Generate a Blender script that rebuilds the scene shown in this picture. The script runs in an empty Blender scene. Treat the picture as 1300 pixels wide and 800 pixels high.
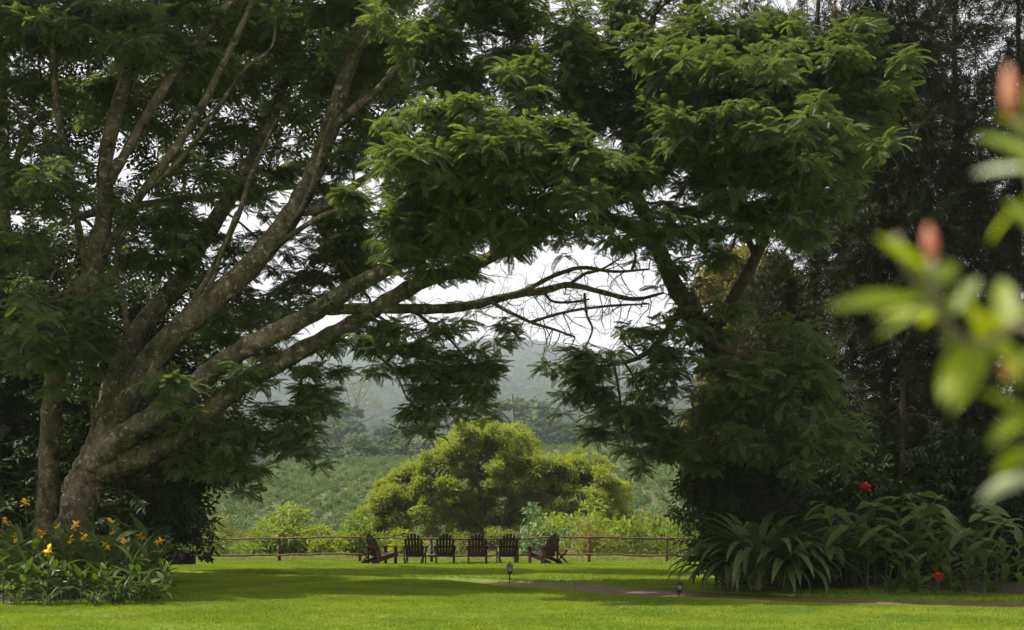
import bpy, math, random
import numpy as np
from mathutils import Vector, Matrix, Euler

R = math.radians
rng = np.random.default_rng(11)
random.seed(5)
S = bpy.context.scene
COL = S.collection

# ------------------------------------------------------------------ camera
F = 1805.0                                   # focal length in photo pixels (50 mm on 36 mm, 1300 wide)
EYE, HZ = 1.6, 654.0                         # eye height in metres, horizon row
cam_d = bpy.data.cameras.new('camera')
cam = bpy.data.objects.new('camera', cam_d)
COL.objects.link(cam)
cam.location = (0, 0, EYE)
cam.rotation_euler = (R(90), 0, 0)
cam_d.lens = 50.0
cam_d.sensor_width = 36.0
cam_d.shift_y = (HZ - 400.0) / 1300.0
cam_d.clip_start = 0.05
cam_d.clip_end = 9000
cam_d.dof.use_dof = True
cam_d.dof.focus_distance = 36.0
cam_d.dof.aperture_fstop = 2.8
S.camera = cam

# ------------------------------------------------------------------ world, sun, exposure
SUN_EL, SUN_AZ = R(62), R(-96)               # azimuth measured from +Y towards +X: high on the left
w = bpy.data.worlds.new('World')
S.world = w
w.use_nodes = True
nt = w.node_tree
nt.nodes.clear()
wo = nt.nodes.new('ShaderNodeOutputWorld')
bg = nt.nodes.new('ShaderNodeBackground')
sky = nt.nodes.new('ShaderNodeTexSky')
sky.sky_type = 'NISHITA'
sky.sun_disc = False
sky.sun_elevation = SUN_EL
sky.sun_rotation = SUN_AZ
sky.dust_density = 4.0
mx = nt.nodes.new('ShaderNodeMix')
mx.data_type = 'RGBA'
mx.inputs[0].default_value = 0.86            # thin bright overcast over the whole sky
nt.links.new(sky.outputs[0], mx.inputs[6])
mx.inputs[7].default_value = (7.6, 7.2, 7.2, 1)
nt.links.new(mx.outputs[2], bg.inputs[0])
bg.inputs[1].default_value = 0.077
nt.links.new(bg.outputs[0], wo.inputs[0])

sun_d = bpy.data.lights.new('sun', 'SUN')
sun_d.energy = 4.1
sun_d.angle = R(0.6)
sun_d.color = (1.0, 0.94, 0.82)
sun = bpy.data.objects.new('sun', sun_d)
COL.objects.link(sun)
sdir = Vector((math.sin(SUN_AZ) * math.cos(SUN_EL), math.cos(SUN_AZ) * math.cos(SUN_EL), math.sin(SUN_EL)))
sun.rotation_euler = sdir.to_track_quat('Z', 'Y').to_euler()
sun.location = (-20, 20, 60)

S.view_settings.view_transform = 'Standard'
S.view_settings.look = 'None'
S.view_settings.exposure = 0.95
S.view_settings.gamma = 1.0
S.render.engine = 'CYCLES'
cy = S.cycles
cy.max_bounces = 9
cy.diffuse_bounces = 6
cy.glossy_bounces = 2
cy.transmission_bounces = 7
cy.volume_bounces = 2
cy.transparent_max_bounces = 6
cy.sample_clamp_indirect = 6.0


# ------------------------------------------------------------------ helpers
def P(px, py, Y):
    """A point at depth Y seen at photo pixel (px, py)."""
    return Vector(((px - 650.0) / F * Y, Y, EYE + (HZ - py) / F * Y))


def ground_y(py):
    return EYE * F / (py - HZ)


def nodes(name):
    m = bpy.data.materials.new(name)
    m.use_nodes = True
    t = m.node_tree
    t.nodes.clear()
    return m, t, t.nodes.new('ShaderNodeOutputMaterial')


def rgba(c):
    return (c[0], c[1], c[2], 1.0)


def leaf_mat(name, a, b, c=None, trans=0.38, drift=None, iso=0.45, gloss=0.022, rough=0.5, stripe=None, tcol=1.25):
    """Leaf: diffuse plus light coming through, tone differing from leaf to leaf."""
    m, t, out = nodes(name)
    oi = t.nodes.new('ShaderNodeObjectInfo')
    ge = t.nodes.new('ShaderNodeNewGeometry')
    ad = t.nodes.new('ShaderNodeMath'); ad.operation = 'MULTIPLY_ADD'
    t.links.new(ge.outputs['Random Per Island'], ad.inputs[0])
    ad.inputs[1].default_value = iso
    m2 = t.nodes.new('ShaderNodeMath'); m2.operation = 'MULTIPLY'
    t.links.new(oi.outputs['Random'], m2.inputs[0])
    m2.inputs[1].default_value = 1.0 - iso
    t.links.new(m2.outputs[0], ad.inputs[2])
    rp = t.nodes.new('ShaderNodeValToRGB')
    rp.color_ramp.elements[0].color = rgba(a)
    rp.color_ramp.elements[0].position = 0.15
    rp.color_ramp.elements[1].color = rgba(b)
    rp.color_ramp.elements[1].position = 0.8
    if c:
        e = rp.color_ramp.elements.new(0.93)
        e.color = rgba(c)
    t.links.new(ad.outputs[0], rp.inputs[0])
    colr = rp.outputs[0]
    if drift:                                 # tone wandering over the ground in broad noise patches
        no = t.nodes.new('ShaderNodeTexNoise')
        no.inputs['Scale'].default_value = drift[0]
        no.inputs['Detail'].default_value = 4.0
        t.links.new(ge.outputs['Position'], no.inputs['Vector'])
        r3 = t.nodes.new('ShaderNodeValToRGB')
        r3.color_ramp.elements[0].position = 0.35
        r3.color_ramp.elements[1].position = 0.65
        r3.color_ramp.elements[0].color = rgba(drift[1])
        r3.color_ramp.elements[1].color = rgba(drift[2])
        t.links.new(no.outputs[0], r3.inputs[0])
        m4 = t.nodes.new('ShaderNodeMix'); m4.data_type = 'RGBA'; m4.blend_type = 'MULTIPLY'
        m4.inputs[0].default_value = 1.0
        t.links.new(colr, m4.inputs[6])
        t.links.new(r3.outputs[0], m4.inputs[7])
        colr = m4.outputs[2]
    if stripe:                                # pale veins running along the blade
        tc = t.nodes.new('ShaderNodeTexCoord')
        mp = t.nodes.new('ShaderNodeMapping')
        mp.inputs['Scale'].default_value = stripe[1]
        t.links.new(tc.outputs['Object'], mp.inputs[0])
        no = t.nodes.new('ShaderNodeTexNoise')
        no.inputs['Scale'].default_value = 1.0
        no.inputs['Detail'].default_value = 2.0
        t.links.new(mp.outputs[0], no.inputs['Vector'])
        r2 = t.nodes.new('ShaderNodeValToRGB')
        r2.color_ramp.elements[0].position = stripe[2]
        r2.color_ramp.elements[1].position = stripe[2] + 0.08
        t.links.new(no.outputs[0], r2.inputs[0])
        mi = t.nodes.new('ShaderNodeMix'); mi.data_type = 'RGBA'
        t.links.new(r2.outputs[0], mi.inputs[0])
        t.links.new(colr, mi.inputs[6])
        mi.inputs[7].default_value = rgba(stripe[0])
        colr = mi.outputs[2]
    d = t.nodes.new('ShaderNodeBsdfDiffuse')
    tr = t.nodes.new('ShaderNodeBsdfTranslucent')
    t.links.new(colr, d.inputs[0])
    hs = t.nodes.new('ShaderNodeMix'); hs.data_type = 'RGBA'; hs.blend_type = 'MULTIPLY'
    hs.inputs[0].default_value = 1.0
    t.links.new(colr, hs.inputs[6])
    hs.inputs[7].default_value = (1.15 * tcol, 1.1 * tcol, 0.45 * tcol, 1)
    t.links.new(hs.outputs[2], tr.inputs[0])
    mi = t.nodes.new('ShaderNodeMixShader')
    mi.inputs[0].default_value = trans
    t.links.new(d.outputs[0], mi.inputs[1])
    t.links.new(tr.outputs[0], mi.inputs[2])
    gl = t.nodes.new('ShaderNodeBsdfGlossy')
    gl.inputs['Roughness'].default_value = rough
    m3 = t.nodes.new('ShaderNodeMixShader')
    m3.inputs[0].default_value = gloss
    t.links.new(mi.outputs[0], m3.inputs[1])
    t.links.new(gl.outputs[0], m3.inputs[2])
    t.links.new(m3.outputs[0], out.inputs[0])
    return m


def solid_mat(name, a, b, scale=6.0, rough=0.75, bump=0.3, stretch=(1, 1, 1), spec=0.3, patch=None, detail=6.0, metal=0.0, vary=0.0, blotch=None):
    """Solid surface: two tones mixed by noise, relief from the same noise, optional patches (lichen, dirt)."""
    m, t, out = nodes(name)
    b_ = t.nodes.new('ShaderNodeBsdfPrincipled')
    b_.inputs['Roughness'].default_value = rough
    b_.inputs['Specular IOR Level'].default_value = spec
    b_.inputs['Metallic'].default_value = metal
    tc = t.nodes.new('ShaderNodeTexCoord')
    mp = t.nodes.new('ShaderNodeMapping')
    mp.inputs['Scale'].default_value = stretch
    t.links.new(tc.outputs['Object'], mp.inputs[0])
    n = t.nodes.new('ShaderNodeTexNoise')
    n.inputs['Scale'].default_value = scale
    n.inputs['Detail'].default_value = detail
    n.inputs['Roughness'].default_value = 0.65
    t.links.new(mp.outputs[0], n.inputs['Vector'])
    rp = t.nodes.new('ShaderNodeValToRGB')
    rp.color_ramp.elements[0].position = 0.36
    rp.color_ramp.elements[1].position = 0.66
    rp.color_ramp.elements[0].color = rgba(a)
    rp.color_ramp.elements[1].color = rgba(b)
    t.links.new(n.outputs[0], rp.inputs[0])
    colr = rp.outputs[0]
    if patch:
        n2 = t.nodes.new('ShaderNodeTexNoise')
        n2.inputs['Scale'].default_value = patch[1]
        n2.inputs['Detail'].default_value = 5.0
        n2.inputs['Roughness'].default_value = 0.7
        t.links.new(tc.outputs['Object'], n2.inputs['Vector'])
        r2 = t.nodes.new('ShaderNodeValToRGB')
        r2.color_ramp.elements[0].position = patch[2]
        r2.color_ramp.elements[1].position = patch[2] + 0.07
        t.links.new(n2.outputs[0], r2.inputs[0])
        mi = t.nodes.new('ShaderNodeMix'); mi.data_type = 'RGBA'
        t.links.new(r2.outputs[0], mi.inputs[0])
        t.links.new(colr, mi.inputs[6])
        mi.inputs[7].default_value = rgba(patch[0])
        colr = mi.outputs[2]
    if blotch:                                # broad stains and mossy sides
        n3 = t.nodes.new('ShaderNodeTexNoise')
        n3.inputs['Scale'].default_value = blotch[0]
        n3.inputs['Detail'].default_value = 4.0
        t.links.new(tc.outputs['Object'], n3.inputs['Vector'])
        r3 = t.nodes.new('ShaderNodeValToRGB')
        r3.color_ramp.elements[0].position = 0.38
        r3.color_ramp.elements[1].position = 0.64
        r3.color_ramp.elements[0].color = rgba(blotch[1])
        r3.color_ramp.elements[1].color = rgba(blotch[2])
        t.links.new(n3.outputs[0], r3.inputs[0])
        mb_x = t.nodes.new('ShaderNodeMix'); mb_x.data_type = 'RGBA'; mb_x.blend_type = 'MULTIPLY'
        mb_x.inputs[0].default_value = 1.0
        t.links.new(colr, mb_x.inputs[6])
        t.links.new(r3.outputs[0], mb_x.inputs[7])
        colr = mb_x.outputs[2]
    if vary:                                  # each board weathered a little differently
        oi = t.nodes.new('ShaderNodeObjectInfo')
        mr = t.nodes.new('ShaderNodeMapRange')
        mr.inputs[3].default_value = 1.0 - vary
        mr.inputs[4].default_value = 1.0 + vary
        t.links.new(oi.outputs['Random'], mr.inputs[0])
        mv = t.nodes.new('ShaderNodeMix'); mv.data_type = 'RGBA'; mv.blend_type = 'MULTIPLY'
        mv.inputs[0].default_value = 1.0
        t.links.new(colr, mv.inputs[6])
        t.links.new(mr.outputs[0], mv.inputs[7])
        colr = mv.outputs[2]
    t.links.new(colr, b_.inputs['Base Color'])
    if bump:
        bu = t.nodes.new('ShaderNodeBump')
        bu.inputs['Strength'].default_value = bump
        bu.inputs['Distance'].default_value = 0.03
        t.links.new(n.outputs[0], bu.inputs['Height'])
        t.links.new(bu.outputs[0], b_.inputs['Normal'])
    t.links.new(b_.outputs[0], out.inputs[0])
    return m


class MB:
    """Collects faces; build() links them as ONE mesh object."""

    def __init__(self):
        self.v, self.f, self.n = [], [], 0

    def add(self, verts, faces):
        self.v.extend([tuple(p) for p in verts])
        k = self.n
        self.f.extend([tuple(i + k for i in q) for q in faces])
        self.n += len(verts)

    def box(self, c, size, rot=None, taper=None):
        sx, sy, sz = size[0] / 2, size[1] / 2, size[2] / 2
        pts = []
        for z in (-1, 1):
            for (x, y) in ((-1, -1), (1, -1), (1, 1), (-1, 1)):
                k = taper if (taper and z > 0) else 1.0
                pts.append(Vector((x * sx * k, y * sy * k, z * sz)))
        if rot is not None:
            pts = [rot @ p for p in pts]
        c = Vector(c)
        self.add([p + c for p in pts], [(3, 2, 1, 0), (4, 5, 6, 7), (0, 1, 5, 4), (1, 2, 6, 5), (2, 3, 7, 6), (3, 0, 4, 7)])

    def beam(self, a, b, wd, th, up=(0, 0, 1)):
        a, b = Vector(a), Vector(b)
        d = (b - a)
        L = d.length
        x = d.normalized()
        y = Vector(up).cross(x)
        y = y.normalized() if y.length > 1e-5 else Vector((0, 1, 0))
        z = x.cross(y)
        M = Matrix((x, y, z)).transposed()
        self.box((a + b) / 2, (L, wd, th), M)

    def tube(self, pts, rad, sides=8, cap=True, wob=0.0):
        pts = [Vector(p) for p in pts]
        n = len(pts)
        if not hasattr(rad, '__len__'):
            rad = [rad] * n
        ref = Vector((0.13, 0.97, 0.2))
        vs, fs = [], []
        for i in range(n):
            d = (pts[min(i + 1, n - 1)] - pts[max(i - 1, 0)]).normalized()
            u = ref - d * ref.dot(d)
            if u.length < 0.1:
                u = Vector((1, 0, 0)) - d * d.x
            u.normalize()
            ref = u
            v_ = d.cross(u)
            for k in range(sides):
                a = 2 * math.pi * k / sides
                r = rad[i] * (1 + wob * (random.random() - 0.5))
                vs.append(pts[i] + (u * math.cos(a) + v_ * math.sin(a)) * r)
        for i in range(n - 1):
            for k in range(sides):
                k2 = (k + 1) % sides
                fs.append((i * sides + k, i * sides + k2, (i + 1) * sides + k2, (i + 1) * sides + k))
        if cap:
            fs.append(tuple(range(sides - 1, -1, -1)))
            fs.append(tuple((n - 1) * sides + k for k in range(sides)))
        self.add(vs, fs)

    def lathe(self, prof, c=(0, 0, 0), sides=12):
        vs, fs = [], []
        for (r, z) in prof:
            for k in range(sides):
                a = 2 * math.pi * k / sides
                vs.append((c[0] + r * math.cos(a), c[1] + r * math.sin(a), c[2] + z))
        for i in range(len(prof) - 1):
            for k in range(sides):
                k2 = (k + 1) % sides
                fs.append((i * sides + k, i * sides + k2, (i + 1) * sides + k2, (i + 1) * sides + k))
        fs.append(tuple(range(sides - 1, -1, -1)))
        fs.append(tuple((len(prof) - 1) * sides + k for k in range(sides)))
        self.add(vs, fs)

    def blade(self, base, d, up, L, W, droop=0.3, fold=0.25, n=4, shape=1.0, tip=1.0):
        """A leaf blade with a folded midrib, arching down as it goes."""
        base, d, up = Vector(base), Vector(d).normalized(), Vector(up).normalized()
        s = d.cross(up).normalized()
        up = s.cross(d)
        vs, fs = [], []
        for i in range(n + 1):
            t = i / n
            wd = W * 0.5 * (math.sin(math.pi * min(1, (0.06 + 0.94 * t)) ** shape) ** 0.8) if i < n else 0.0
            c = base + d * (L * t) - up * (droop * L * t * t)
            vs += [c - s * wd + up * (fold * wd), c, c + s * wd + up * (fold * wd)]
        for i in range(n):
            a = i * 3
            fs += [(a, a + 1, a + 4, a + 3), (a + 1, a + 2, a + 5, a + 4)]
        self.add(vs, fs)

    def mesh(self, name, mat, smooth=False):
        me = bpy.data.meshes.new(name)
        me.from_pydata(self.v, [], self.f)
        me.materials.append(mat)
        if smooth:
            me.polygons.foreach_set('use_smooth', np.ones(len(me.polygons), dtype=bool))
        me.update()
        return me

    def build(self, name, mat, parent=None, smooth=False):
        return obj(name, self.mesh(name, mat, smooth), parent)


def obj(name, me, parent=None, M=None):
    o = bpy.data.objects.new(name, me)
    COL.objects.link(o)
    if parent is not None:
        o.parent = parent
    if M is not None:
        o.matrix_local = M
    return o


def tag(o, label=None, cat=None, group=None, kind=None):
    if label:
        o['label'] = label
    if cat:
        o['category'] = cat
    if group:
        o['group'] = group
    if kind:
        o['kind'] = kind
    return o


def thing(name, label, cat, loc=(0, 0, 0), rz=0.0, group=None):
    o = bpy.data.objects.new(name, None)
    COL.objects.link(o)
    o.location = loc
    o.rotation_euler = (0, 0, rz)
    o.empty_display_size = 0.2
    return tag(o, label, cat, group)


def kids(o, table={}):
    return [c for c in o.children]


def dup(root, loc, rz, label, scale=None, group=None):
    r = root.copy()
    COL.objects.link(r)
    r.location = loc
    r.rotation_euler = (0, 0, rz)
    if scale:
        r.scale = scale if hasattr(scale, '__len__') else (scale, scale, scale)
    r['label'] = label
    if group:
        r['group'] = group
    for ch in root.children:
        c = ch.copy()
        COL.objects.link(c)
        c.parent = r
        for g in ch.children:
            d = g.copy()
            COL.objects.link(d)
            d.parent = c
    return r


def catmull(pts, k=5):
    """Smooth path through rows of numbers (x, y, z, radius)."""
    A = np.array(pts, float)
    A = np.vstack([2 * A[0] - A[1], A, 2 * A[-1] - A[-2]])
    out = []
    for i in range(1, len(A) - 2):
        p0, p1, p2, p3 = A[i - 1], A[i], A[i + 1], A[i + 2]
        for j in range(k):
            t = j / k
            out.append(0.5 * ((2 * p1) + (-p0 + p2) * t + (2 * p0 - 5 * p1 + 4 * p2 - p3) * t * t + (-p0 + 3 * p1 - 3 * p2 + p3) * t ** 3))
    out.append(A[-2])
    return np.array(out)


# ---- scattering many small alike pieces from one real source piece
def frames(d, up, roll):
    """Rotation matrices whose x axis is d, z axis near up, turned by roll about d. Arrays (n,3)."""
    x = d / np.linalg.norm(d, axis=1, keepdims=True)
    y = np.cross(up, x)
    ny = np.linalg.norm(y, axis=1, keepdims=True)
    y = np.where(ny > 1e-3, y / np.maximum(ny, 1e-6), np.array([[0, 1.0, 0]]))
    z = np.cross(x, y)
    c, s = np.cos(roll)[:, None], np.sin(roll)[:, None]
    y2 = y * c + z * s
    z2 = np.cross(x, y2)
    return np.stack([x, y2, z2], axis=2)      # columns are axes


def to_euler(M):
    sy = np.clip(-M[:, 2, 0], -1, 1)
    return np.stack([np.arctan2(M[:, 2, 1], M[:, 2, 2]), np.arcsin(sy), np.arctan2(M[:, 1, 0], M[:, 0, 0])], axis=1)


_groups = {}


def scatter_group(sources):
    key = tuple(s.name for s in sources)
    if key in _groups:
        return _groups[key]
    g = bpy.data.node_groups.new('scatter', 'GeometryNodeTree')
    g.interface.new_socket('Geometry', in_out='INPUT', socket_type='NodeSocketGeometry')
    g.interface.new_socket('Geometry', in_out='OUTPUT', socket_type='NodeSocketGeometry')
    N, L = g.nodes, g.links
    gi, go = N.new('NodeGroupInput'), N.new('NodeGroupOutput')
    ip = N.new('GeometryNodeInstanceOnPoints')
    jn = N.new('GeometryNodeJoinGeometry')
    for s in sources:
        oi = N.new('GeometryNodeObjectInfo')
        oi.transform_space = 'ORIGINAL'
        oi.inputs['Object'].default_value = s
        oi.inputs['As Instance'].default_value = True
        L.new(oi.outputs['Geometry'], jn.inputs[0])

    def at(nm, typ):
        a = N.new('GeometryNodeInputNamedAttribute')
        a.data_type = typ
        a.inputs['Name'].default_value = nm
        return [q for q in a.outputs if q.enabled][0]
    e2r = N.new('FunctionNodeEulerToRotation')
    L.new(at('rot', 'FLOAT_VECTOR'), e2r.inputs[0])
    L.new(gi.outputs[0], ip.inputs['Points'])
    L.new(jn.outputs[0], ip.inputs['Instance'])
    ip.inputs['Pick Instance'].default_value = True
    L.new(at('idx', 'INT'), ip.inputs['Instance Index'])
    L.new(e2r.outputs[0], ip.inputs['Rotation'])
    L.new(at('scl', 'FLOAT'), ip.inputs['Scale'])
    L.new(ip.outputs[0], go.inputs[0])
    _groups[key] = g
    return g


def scatter(name, parent, pts, eul, scl, sources, idx=None):
    n = len(pts)
    me = bpy.data.meshes.new(name)
    me.vertices.add(n)
    me.vertices.foreach_set('co', np.ascontiguousarray(pts, dtype=np.float32).ravel())
    a = me.attributes.new('rot', 'FLOAT_VECTOR', 'POINT')
    a.data.foreach_set('vector', np.ascontiguousarray(eul, dtype=np.float32).ravel())
    a = me.attributes.new('scl', 'FLOAT', 'POINT')
    a.data.foreach_set('value', np.ascontiguousarray(scl, dtype=np.float32))
    if idx is None:
        idx = rng.integers(0, len(sources), n)
    a = me.attributes.new('idx', 'INT', 'POINT')
    a.data.foreach_set('value', np.ascontiguousarray(idx, dtype=np.int32))
    me.update()
    o = obj(name, me, parent)
    o['kind'] = 'stuff'
    m = o.modifiers.new('scatter', 'NODES')
    m.node_group = scatter_group(sources)
    return o


def project(pts):
    Y = np.maximum(pts[:, 1], 0.1)
    return 650 + pts[:, 0] / Y * F, HZ - (pts[:, 2] - EYE) / Y * F


def pick_visible(pts, scl, limit, cell=9.0):
    """Indices of the pieces that stand nearest in their patch of the view, largest first."""
    px, py = project(pts)
    ins = (px > 0) & (px < 1300) & (py > 0) & (py < 800)
    ids = np.nonzero(ins)[0]
    key = (px[ids] // cell).astype(int) * 1000 + (py[ids] // cell).astype(int)
    order = np.argsort(pts[ids, 1])
    seen, out = set(), []
    for i in order:
        if key[i] not in seen:
            seen.add(key[i])
            out.append(ids[i])
    out = np.array(out, int)
    size = scl[out] / pts[out, 1]
    return out[np.argsort(-size)][:limit]


def leafage(tree, piece, stuff_name, pts, M, scl, meshes, limit=300, mass=False):
    """Hangs leaves on a tree: the ones that show largest as parts, the rest as one mass."""
    eul = to_euler(M)
    idx = rng.integers(0, len(meshes), len(pts))
    sel = pick_visible(pts, scl, limit)
    # one of each shape first, so that each can serve as the source of the mass
    first = [int(np.nonzero(idx[sel] == k)[0][0]) for k in range(len(meshes))]
    src = [None] * len(meshes)
    order = [sel[f] for f in first] + [s for j, s in enumerate(sel) if j not in first]
    for s in order:
        o = bpy.data.objects.new(piece, meshes[idx[s]])
        COL.objects.link(o)
        o.parent = tree
        o.location = pts[s]
        o.rotation_euler = eul[s]
        q = float(scl[s])
        o.scale = (q, q, q)
        if mass:
            o['kind'] = 'stuff'
        if src[idx[s]] is None:
            src[idx[s]] = o
    keep = np.ones(len(pts), bool)
    keep[np.array(order, int)] = False
    return scatter(stuff_name, tree, pts[keep], eul[keep], scl[keep], src, idx[keep]), src


# ------------------------------------------------------------------ materials
M_jac = leaf_mat('jacaranda_leaf', (0.080, 0.122, 0.050), (0.150, 0.206, 0.076), (0.24, 0.295, 0.095), trans=0.5)
M_jac2 = leaf_mat('jacaranda_leaf_dark', (0.076, 0.118, 0.050), (0.138, 0.190, 0.073), (0.22, 0.275, 0.09), trans=0.5)
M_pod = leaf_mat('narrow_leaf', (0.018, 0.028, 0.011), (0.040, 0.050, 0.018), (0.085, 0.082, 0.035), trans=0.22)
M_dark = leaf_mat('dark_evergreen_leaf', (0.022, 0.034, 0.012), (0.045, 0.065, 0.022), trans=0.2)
M_dry = leaf_mat('dry_leaf', (0.10, 0.10, 0.04), (0.22, 0.19, 0.08), trans=0.4)
M_mid = leaf_mat('sunny_tree_leaf', (0.15, 0.195, 0.03), (0.25, 0.30, 0.045), (0.32, 0.34, 0.06), trans=0.52)
M_bush = leaf_mat('verge_bush_leaf', (0.10, 0.17, 0.02), (0.20, 0.27, 0.035), (0.27, 0.30, 0.06), trans=0.35)
M_bush2 = leaf_mat('olive_bush_leaf', (0.10, 0.13, 0.03), (0.19, 0.20, 0.05), (0.26, 0.22, 0.08), trans=0.35)
M_gloss = leaf_mat('glossy_bush_leaf', (0.07, 0.13, 0.05), (0.15, 0.23, 0.11), (0.25, 0.33, 0.2), trans=0.3, gloss=0.03)
M_coffee = leaf_mat('coffee_leaf', (0.075, 0.12, 0.04), (0.14, 0.195, 0.07), (0.24, 0.29, 0.14), trans=0.25, gloss=0.0, iso=0.3)
M_far = leaf_mat('far_tree_leaf', (0.018, 0.042, 0.018), (0.085, 0.125, 0.042), trans=0.15, gloss=0.0, iso=0.2)
M_far2 = leaf_mat('far_pale_leaf', (0.12, 0.15, 0.08), (0.22, 0.25, 0.13), trans=0.3, gloss=0.0)
M_canna = leaf_mat('canna_leaf', (0.042, 0.075, 0.018), (0.08, 0.125, 0.028), (0.13, 0.18, 0.04), trans=0.4, gloss=0.03, stripe=((0.09, 0.14, 0.04), (1.5, 26, 1.5), 0.62))
M_ginger = leaf_mat('ginger_leaf', (0.055, 0.095, 0.022), (0.095, 0.145, 0.034), trans=0.35, gloss=0.03, stripe=((0.24, 0.29, 0.08), (1.2, 34, 1.2), 0.57))
M_strap = leaf_mat('strap_leaf', (0.05, 0.08, 0.028), (0.085, 0.12, 0.042), trans=0.3, gloss=0.03, stripe=((0.36, 0.37, 0.19), (0.4, 17, 0.4), 0.54))
M_front = leaf_mat('young_leaf', (0.12, 0.18, 0.012), (0.25, 0.29, 0.014), (0.40, 0.38, 0.03), trans=0.5, gloss=0.04, tcol=1.6)
M_frontp = leaf_mat('pale_young_leaf', (0.42, 0.48, 0.30), (0.5, 0.55, 0.36), trans=0.3, gloss=0.1)
M_bud = leaf_mat('pink_bud', (0.66, 0.30, 0.22), (0.72, 0.38, 0.28), trans=0.4, gloss=0.04)
M_grass = leaf_mat('lawn_grass', (0.132, 0.21, 0.010), (0.215, 0.30, 0.016), (0.29, 0.325, 0.035), trans=0.35, gloss=0.02, drift=(0.55, (0.72, 0.82, 0.8), (1.2, 1.1, 1.0)))
M_vgrass = leaf_mat('verge_grass', (0.14, 0.20, 0.05), (0.26, 0.28, 0.10), (0.4, 0.36, 0.2), trans=0.35)
M_yel = leaf_mat('yellow_petal', (0.80, 0.46, 0.03), (0.88, 0.64, 0.06), trans=0.35, gloss=0.03)
M_red = leaf_mat('red_petal', (0.42, 0.015, 0.012), (0.6, 0.03, 0.02), trans=0.3, gloss=0.03)
M_pur = leaf_mat('purple_petal', (0.10, 0.03, 0.15), (0.2, 0.06, 0.26), trans=0.35)
M_white = leaf_mat('white_petal', (0.75, 0.75, 0.72), (0.8, 0.8, 0.78), trans=0.2, gloss=0.03)
M_bark = solid_mat('grey_lichen_bark', (0.034, 0.027, 0.017), (0.15, 0.125, 0.082), 5.0, 0.9, 1.0, (1, 1, 0.6), 0.15, ((0.25, 0.235, 0.17), 9.0, 0.56), 12.0, blotch=(1.1, (0.52, 0.6, 0.45), (1.25, 1.2, 1.15)))
M_bark2 = solid_mat('dark_bark', (0.03, 0.02, 0.012), (0.085, 0.06, 0.036), 9.0, 0.9, 1.0, (1, 1, 0.4), 0.2, ((0.17, 0.16, 0.11), 8.0, 0.66))
M_twig = solid_mat('twig_bark', (0.05, 0.04, 0.028), (0.11, 0.085, 0.055), 14.0, 0.9, 0.2)
M_bare = solid_mat('pale_twig', (0.16, 0.13, 0.09), (0.28, 0.24, 0.17), 14.0, 0.9, 0.2)
M_stem = solid_mat('green_stem', (0.05, 0.09, 0.025), (0.08, 0.12, 0.035), 10.0, 0.6, 0.1)
M_chair = solid_mat('dark_stained_wood', (0.024, 0.010, 0.007), (0.06, 0.025, 0.015), 9.0, 0.55, 0.3, (6, 1, 1), 0.2, vary=0.45)
M_fence = solid_mat('red_brown_pole', (0.075, 0.040, 0.024), (0.16, 0.09, 0.055), 12.0, 0.8, 0.7, (1, 1, 1), 0.25, vary=0.3)
M_iron = solid_mat('black_iron', (0.012, 0.012, 0.012), (0.03, 0.027, 0.025), 20.0, 0.45, 0.2, spec=0.5)
M_log = solid_mat('dark_old_wood', (0.012, 0.008, 0.006), (0.03, 0.018, 0.013), 14.0, 0.95, 0.8, spec=0.05)
M_slab = solid_mat('pale_concrete', (0.32, 0.29, 0.23), (0.45, 0.42, 0.35), 12.0, 0.9, 0.4)
M_soil = solid_mat('dark_soil', (0.022, 0.015, 0.010), (0.055, 0.037, 0.024), 5.0, 0.95, 0.8)
M_lawn = solid_mat('lawn_floor', (0.06, 0.11, 0.007), (0.12, 0.175, 0.010), 1.3, 0.95, 0.5, detail=9.0)
M_slope = solid_mat('hill_ground', (0.05, 0.06, 0.025), (0.11, 0.12, 0.045), 0.12, 0.95, 0.3, detail=10.0)
M_path = solid_mat('brown_path', (0.095, 0.056, 0.028), (0.16, 0.102, 0.052), 3.5, 0.9, 0.6, (1.0, 1.0, 1.0), 0.2, ((0.17, 0.13, 0.075), 7.0, 0.63), 10.0)


def glass_mat():
    m, t, out = nodes('frosted_lamp_glass')
    b = t.nodes.new('ShaderNodeBsdfPrincipled')
    b.inputs['Base Color'].default_value = (0.42, 0.38, 0.36, 1)
    b.inputs['Roughness'].default_value = 0.25
    b.inputs['Transmission Weight'].default_value = 0.45
    t.links.new(b.outputs[0], out.inputs[0])
    return m


M_glass = glass_mat()

# ------------------------------------------------------------------ ground
NEAR = np.array([(-60, 58), (-20, 43.5), (-9.4, 39), (-4.04, 36.5), (-1.73, 34.8), (0, 31.6), (1.57, 28.4), (2.7, 27), (3.64, 26.3), (4.97, 25.6), (6.98, 25.1), (8.75, 24.3), (20, 20), (60, 8)], float)
FAR = np.array([(-60, 60.5), (-20, 46), (-9.95, 41.3), (-4.2, 38), (-0.99, 35.7), (0.76, 34.4), (2.31, 32.1), (4.1, 29.5), (5.43, 28), (7.4, 26.7), (9.5, 26.2), (20, 23), (60, 11)], float)


def near_y(x):
    return np.interp(x, NEAR[:, 0], NEAR[:, 1])


def far_y(x):
    return np.interp(x, FAR[:, 0], FAR[:, 1])


EDGE = 49.5


def lawn_bump(x, y):
    return 0.02 * np.sin(x * 0.9 + 1.3) * np.sin(y * 0.7) + 0.012 * np.sin(x * 2.3 + y * 1.7)


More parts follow.
